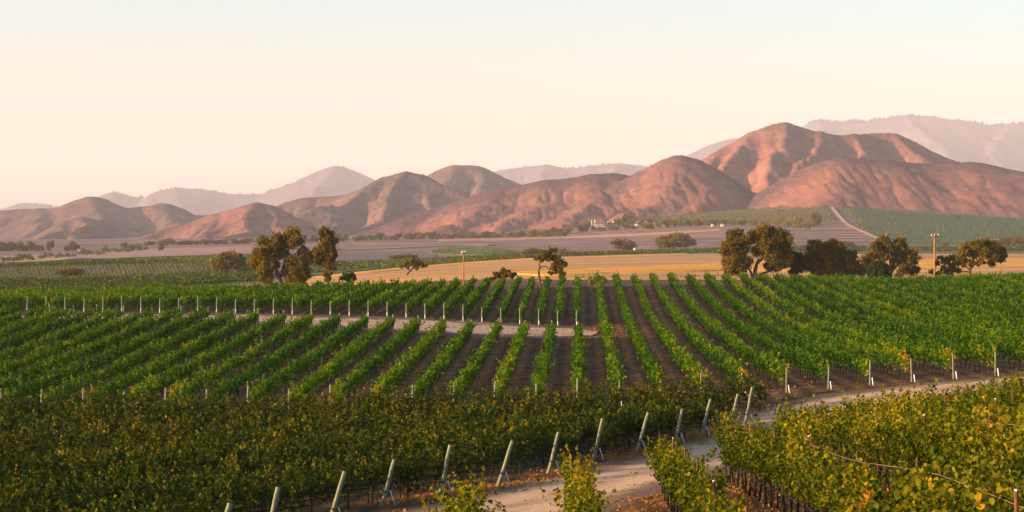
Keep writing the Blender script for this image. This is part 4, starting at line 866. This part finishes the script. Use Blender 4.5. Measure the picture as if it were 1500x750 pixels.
for k, (px, yb, w_, h_) in enumerate([(1140, 332, 16, 14), (1155, 333, 22, 13), (1172, 334, 18, 15), (1186, 337, 20, 11), (1195, 330, 14, 17)]):
    px_tree(px, yb, w_, h_, f'yellow-green willow below the orchard, {ordw(k)} from the pale track' if k < 4 else 'taller dark willow nearest the pale track', 'willows below the orchard', M_shrubleaf if k < 4 else M_oak, k, lo=1500)
# tree lines across the plain
nt_ = 0; gl = 'trees lined up across the plain below the hills'
r_ = np.random.default_rng(77); k = 0
for px in np.concatenate([np.arange(215, 655, 9.5), np.arange(655, 830, 8)]):
    px = px + r_.uniform(-2.5, 2.5); yb = np.interp(px, [180, 380, 520, 640, 830], [361, 357, 353, 350, 347])
    px_tree(px, yb, r_.uniform(9, 15), r_.uniform(5, 11), f'small olive-brown tree below the hills, {ordw(nt_)} from the western end of the tree line', gl, [M_oak, M_farvine, M_oak][k % 3], k, lo=1800, n=350); k += 1; nt_ += 1
nt_ = 0
for px in np.arange(2, 215, 8):
    px = px + r_.uniform(-3, 3)
    px_tree(px, np.interp(px, [0, 110, 215], [385, 377, 366]) + r_.uniform(-2, 1), r_.uniform(9, 14), r_.uniform(6, 10), f'yellowish shrubby tree along the farm track, {ordw(nt_)} from its western end', 'shrubby trees along the farm track', M_farvine, k, lo=900, n=300); k += 1; nt_ += 1
nt_ = 0
for (px, w_, h_) in [(4, 26, 14), (16, 14, 9), (28, 12, 12), (37, 11, 8), (45, 10, 14), (54, 9, 9), (62, 9, 8), (74, 10, 14), (98, 8, 7), (106, 11, 14), (114, 7, 9), (155, 9, 9), (182, 9, 12), (193, 9, 9), (204, 6, 9), (236, 8, 12)]:
    px_tree(px, 368, w_, h_, f'hazy grey-green tree before the western knoll, {ordw(nt_)} from the western end', 'hazy trees before the western knoll', M_oak, k, lo=1500, n=350); k += 1; nt_ += 1
gh = 'dark trees around the hillside villa'; nt_ = 0
for px, yb, w_, h_ in sorted([(790, 345, 10, 6), (800, 345, 10, 7), (812, 344, 12, 10), (822, 343, 10, 9), (826, 336, 8, 8), (834, 342, 14, 13), (842, 334, 10, 10), (848, 341, 12, 12), (857, 340, 12, 12), (862, 333, 12, 12), (870, 338, 10, 9), (905, 331, 10, 10), (912, 331, 10, 12), (919, 330, 13, 16), (928, 331, 12, 11), (880, 339, 12, 6), (892, 338, 12, 7), (904, 338, 12, 7), (916, 337, 12, 8), (928, 337, 12, 7), (940, 336, 12, 9), (952, 336, 12, 9), (964, 335, 12, 10), (940, 329, 11, 8), (952, 328, 11, 8), (975, 334, 12, 12), (986, 333, 12, 10), (998, 332, 12, 14), (1010, 332, 12, 10), (1022, 331, 12, 10), (1034, 331, 12, 9), (1046, 331, 12, 9), (1060, 331, 12, 9), (1074, 331, 12, 8), (1088, 331, 13, 9), (1104, 331, 13, 9), (1120, 332, 13, 9)]):
    px_tree(px, yb, w_, h_, f'dense tree in the villa grove, {ordw(nt_)} from the hut counting west to east', gh, [M_oak, M_farvine, M_darkbush][k % 3], k, lo=1800, n=400); k += 1; nt_ += 1
nt_ = 0
for px, yb, w_, h_ in [(1385, 362, 8, 5), (1462, 361, 14, 9), (1474, 360, 14, 12), (1484, 360, 12, 14), (1494, 360, 12, 12), (1506, 360, 14, 12)]:
    px_tree(px, yb, w_, h_, f'brown tree at the foot of the vineyard slope, {ordw(nt_)} from the west', 'brown trees at the foot of the vineyard slope', M_oak, k, lo=1100, n=400); k += 1; nt_ += 1
# orchard: small round trees in diagonal rows (too small to tell apart singly)
def orchard():
    r_ = np.random.default_rng(5); Ps = []
    for i in range(64):
        for j in range(15):
            px = 935 + i * 4.7 + j * 3.0; t = j / 14
            top = np.interp(px, [930, 1010, 1100, 1160, 1210], [323, 313, 303, 298, 296]); bot = np.interp(px, [930, 1010, 1100, 1160, 1228], [334, 331, 329, 329, 325])
            if px > 1206 + t * 24: continue
            py = top + (bot - top) * t; Ps.append((px, py))
    Ps = np.array(Ps); ds_ = np.array([d_at(a, b, 1700) for a, b in Ps]); X = (Ps[:, 0] - 750) / F * ds_; Z = ground(X, ds_)
    n = len(X); m = 26
    c = r_.normal(size=(n, m, 3)); c /= np.linalg.norm(c, axis=2)[..., None]; c *= np.array([1.4, 1.4, 1.3]) * r_.uniform(.7, 1, (n, m, 1))
    P = (np.stack([X, ds_, Z + 2.2], -1)[:, None] + c).reshape(-1, 3)
    V, Fq, tt = leaf_mesh(P, r_.uniform(.7, 1.3, len(P)), np.clip(r_.normal(.45, .15, len(P)), 0, 1))
    tag(mesh_np('orchard', V, Fq, M_farvine, attrs={'tint': tt}), 'orchard of small round trees in rows on the slope', 'orchard', None, 'stuff')
orchard()

# ---------------------------------------------------------------- built things
def box(c, s):
    x, y, z = c; a, b, h = s[0] / 2, s[1] / 2, s[2]
    V = np.array([(x + i * a, y + j * b, z + k_ * h) for k_ in (0, 1) for j in (-1, 1) for i in (-1, 1)], float)
    return V, [np.array([[0, 2, 3, 1], [4, 5, 7, 6], [0, 1, 5, 4], [1, 3, 7, 5], [3, 2, 6, 7], [2, 0, 4, 6]])]
def gable(c, s, h, hip=0.0):
    x, y, z = c; a, b = s[0] / 2, s[1] / 2
    V = np.array([(x - a, y - b, z), (x + a, y - b, z), (x + a, y + b, z), (x - a, y + b, z), (x - a * (1 - hip), y, z + h), (x + a * (1 - hip), y, z + h)])
    return V, [np.array([[0, 1, 5, 4], [2, 3, 4, 5], [0, 3, 2, 1]]), np.array([[1, 2, 5], [3, 0, 4]])]
def part(name, geo, mat, root):
    V, fs = geo; return mesh_np(name, V, fs, mat, root)
Dv = d_at(885, 333, 1800); Xv = (885 - 750) / F * Dv; sv = Dv / F
villa = thing('villa', (Xv, Dv, float(ground(Xv, Dv)) - .5), 'white hillside villa with small towers and a long brown roof', 'villa')
hz = 8 * sv; 
part('wall', box((0, 0, 0), (30 * sv, 9, hz * .62)), M_plaster, villa)
part('roof', gable((0, 0, hz * .62), (32 * sv, 11, 0), 2.6 * sv, .12), M_rooft, villa)
part('terrace', box((1 * sv, -8, 0), (18 * sv, 6, hz * .25)), M_plaster, villa)
for x, h_ in ((-18, 11), (-13.5, 12), (13.5, 11)):
    part('tower', box((x * sv, -1, 0), (2.3 * sv, 2.3 * sv, h_ * sv)), M_plaster, villa)
    part('tower_roof', gable((x * sv, -1, h_ * sv), (3 * sv, 3 * sv, 0), 1.2 * sv, .9), M_rooft, villa)
part('chimney', box((5.5 * sv, 0, hz * .6), (1.6 * sv, 1.6 * sv, 5 * sv)), M_plaster, villa)
part('side_wing', box((19.5 * sv, 0, 0), (6 * sv, 8, hz * .5)), M_plaster, villa)
for x in np.arange(-10, 12, 3.4):
    part('window', box((x * sv, -4.6, hz * .18), (1.9 * sv, .3, hz * .3)), M_glass, villa)
def shed(px, yb, wpx, hpx, label, lo=900, name='shed'):
    D = d_at(px, yb, lo); X = (px - 750) / F * D; s = D / F
    r = thing(name, (X, D, float(ground(X, D)) - .3), label, 'building')
    part('wall', box((0, 0, 0), (wpx * s, 6, hpx * s * .65 + .3)), M_plaster, r); part('roof', gable((0, 0, hpx * s * .65 + .3), (wpx * s * 1.08, 7, 0), hpx * s * .4), M_rooft, r)
    part('window', box((wpx * s * .2, -3.1, hpx * s * .2), (wpx * s * .15, .2, hpx * s * .25)), M_glass, r)
    return r
shed(119, 369.5, 10, 5, 'little white farmhouse before the western knoll', 1500)
shed(799, 334.5, 4, 4, 'tiny pale hut beside the grove left of the villa', 1800)
shed(1045, 331.5, 7, 4, 'grey shed among the trees under the orchard', 1800)
shed(1060, 331.5, 9, 4, 'longer grey shed among the trees under the orchard', 1800)
shed(934, 331, 8, 4, 'low grey roofed house just east of the villa', 1800)
shed(1459, 362, 7, 6, 'pinkish farmhouse half behind the flat-topped oak', 1000)
# water tank
Dt = d_at(930, 369.3, 700); Xt = (930 - 750) / F * Dt; st_ = Dt / F
tk = thing('water_tank', (Xt, Dt, float(ground(Xt, Dt)) - .1), 'small pale barrel-shaped water tank on the far edge of the hay field', 'water tank')
V, fs = tube([(0, 0, 0), (0, 0, 1.5 * st_), (0, 0, 4.5 * st_), (0, 0, 6 * st_)], [2.2 * st_, 2.5 * st_, 2.5 * st_, 2.1 * st_], 16); mesh_np('tank_body', V, fs, M_plaster, tk, smooth=True)
V, fs = tube([(0, 0, 6 * st_), (0, 0, 7 * st_)], [2.3 * st_, .4 * st_], 16); mesh_np('lid', V, fs, M_pole, tk)
# power poles
def pole(px, D, top_y, label, r_px, arms):
    X = (px - 750) / F * D; zg = float(ground(X, D)); s = D / F; H = (HY - top_y) * s + ZC - zg
    t = thing('power_pole', (X, D, zg), label, 'power pole')
    V, fs = tube([(0, 0, -1), (0, 0, H * .5), (0, 0, H)], [r_px * s, r_px * s * .9, r_px * s * .75], 10); mesh_np('pole', V, fs, M_pole, t, smooth=True)
    for (z, w_, rot) in arms:
        ca, sa = math.cos(rot), math.sin(rot); V, fs = box((0, -.25, 0), (w_ * s, .16, .2)); V = V @ np.array([[ca, sa, 0], [-sa, ca, 0], [0, 0, 1]]); V[:, 2] += H - z * s
        mesh_np('crossarm', V, fs, M_pole, t)
        for q in (-.42, .42):
            V, fs = tube([(0, 0, 0), (0, 0, .14), (0, 0, .3)], [.07, .10, .05], 8); V[:, 0] += q * w_ * s * ca; V[:, 1] += q * w_ * s * sa - .25 * ca; V[:, 2] += H - z * s + .2
            mesh_np('insulator', V, fs, M_white, t)
    V, fs = tube([(0, 0, H), (0, 0, H + .35)], [.06, .05], 8); mesh_np('insulator', V, fs, M_white, t)
pole(1369, 400, 345, 'tall orange-lit power pole with a crossarm before the vineyard slope', 1.45, [(1.5, 12, R(8))])
pole(679, 400, 370, 'shorter power pole with a stub arm on the golden slope', 1.25, [(2.2, 7, R(50)), (1.0, 6, R(-30))])

# ---------------------------------------------------------------- dry weeds and litter along the road and in the hay field
def scatter(name, label, n, fn, size, mat, seed, blades=5, tintv=(.6, .2)):
    r_ = np.random.default_rng(seed); XY = fn(r_, n); Z = ground(XY[:, 0], XY[:, 1])
    P = np.repeat(np.stack([XY[:, 0], XY[:, 1], Z], -1), blades, 0) + r_.normal(0, 1, (len(XY) * blades, 3)) * [size * .8, size * .8, size * .25] + [0, 0, size * .3]
    V, Fq, tt = leaf_mesh(P, size * r_.uniform(.4, 1.1, len(P)), np.clip(r_.normal(*tintv, len(P)), 0, 1))
    tag(mesh_np(name, V, Fq, mat, attrs={'tint': tt}), label, None, None, 'stuff')
M_weed = leaf_mat('dry_weed_leaf', [(0, (.10, .10, .02)), (.4, (.22, .14, .03)), (1, (.38, .15, .04))], .3)
pa = np.array(A_pos)
def near_posts(r_, n):
    t = r_.random(n) * (len(pa) - 1); i = t.astype(int); f = (t - i)[:, None]; c = pa[i] * (1 - f) + pa[np.minimum(i + 1, len(pa) - 1)] * f
    keep = c + np.stack([r_.normal(.1, .75, n), r_.normal(0, .9, n)], -1); m = vnoise(keep[:, 0] * .8, keep[:, 1] * .5, 3) > .42
    return keep[m]
scatter('leaf_litter', 'fallen orange leaves and weeds around the leaning posts', 2600, near_posts, .10, M_weed, 3, tintv=(.75, .2))
def under_E(r_, n):
    k_ = r_.integers(0, 7, n); X0 = np.array([e[0] for e in E_rows])[k_]; d = r_.uniform(26, 70, n); d = np.minimum(d, np.array([e[1] for e in E_rows])[k_] + 1)
    return np.stack([X0 + .0333 * d + r_.normal(0, .8, n), d], -1)
scatter('leaf_litter', 'fallen brown leaves under the near vine rows', 9000, under_E, .08, M_weed, 4, blades=3, tintv=(.65, .25))
def road_tufts(r_, n):
    P_ = np.array(road_pts); t = r_.random(n) * (len(P_) - 3); i = t.astype(int); f = (t - i)[:, None]; c = P_[i, :2] * (1 - f) + P_[i + 1, :2] * f
    sgn = np.where(r_.random(n) < .7, 1, 0) * np.where(r_.random(n) < .5, -1, 1); T = P_[i + 1, :2] - P_[i, :2]; T /= np.linalg.norm(T, axis=1)[:, None]; N = np.stack([-T[:, 1], T[:, 0]], -1)
    q = c + N * (sgn * r_.uniform(2.2, 4.2, n) + r_.normal(0, .3, n))[:, None]; m = vnoise(q[:, 0] * .6, q[:, 1] * .6, 5) > .55
    return q[m]
scatter('weeds', 'sparse green and yellow weeds on the dirt road verge', 1500, road_tufts, .09, M_weed, 6, tintv=(.3, .25))
def mid_block(r_, n):
    X = r_.uniform(-42, 40, n); d = r_.uniform(119, 205, n); m = vnoise(X * .25, d * .12, 5) > .5
    return np.stack([X, d], -1)[m]
scatter('weeds', 'low weeds and fallen leaves between the middle vine rows', 9000, mid_block, .13, M_weed, 9, blades=3, tintv=(.4, .3))
def path_tufts(r_, n):
    X = r_.uniform(-42, 10, n); d = 196 + r_.normal(0, 4.5, n)
    return np.stack([X, d], -1)
scatter('weeds', 'dry tufts along the sandy headland track', 1800, path_tufts, .14, M_weed, 10, blades=3, tintv=(.45, .3))
def hay(r_, n):
    px = r_.uniform(640, 1480, n); D = r_.uniform(400, 560, n); X = (px - 750) / F * D
    m = vnoise(X * .12, D * .05, 6) > .62
    return np.stack([X, D], -1)[m]
scatter('weeds', 'brown weed tufts scattered over the golden grass', 500, hay, .55, M_oak, 8, blades=7, tintv=(.6, .2))

# ---------------------------------------------------------------- haze
hm, nt, p, out = new_mat('haze'); nt.nodes.remove(p)
pv = nd(nt, 'ShaderNodeVolumePrincipled'); pv.inputs['Color'].default_value = (.93, .92, .98, 1); pv.inputs['Density'].default_value = 4.3e-5; pv.inputs['Anisotropy'].default_value = .0
nt.links.new(pv.outputs[0], out.inputs['Volume'])
V, fs = box((0, 16000, -60), (118000, 36900, 1360))
V[:, 1] = np.where(V[:, 1] < 16000, -300, 36000)
hz_ = mesh_np('haze', V, fs, hm); tag(hz_, 'thin evening haze over the valley', None, None, 'stuff')
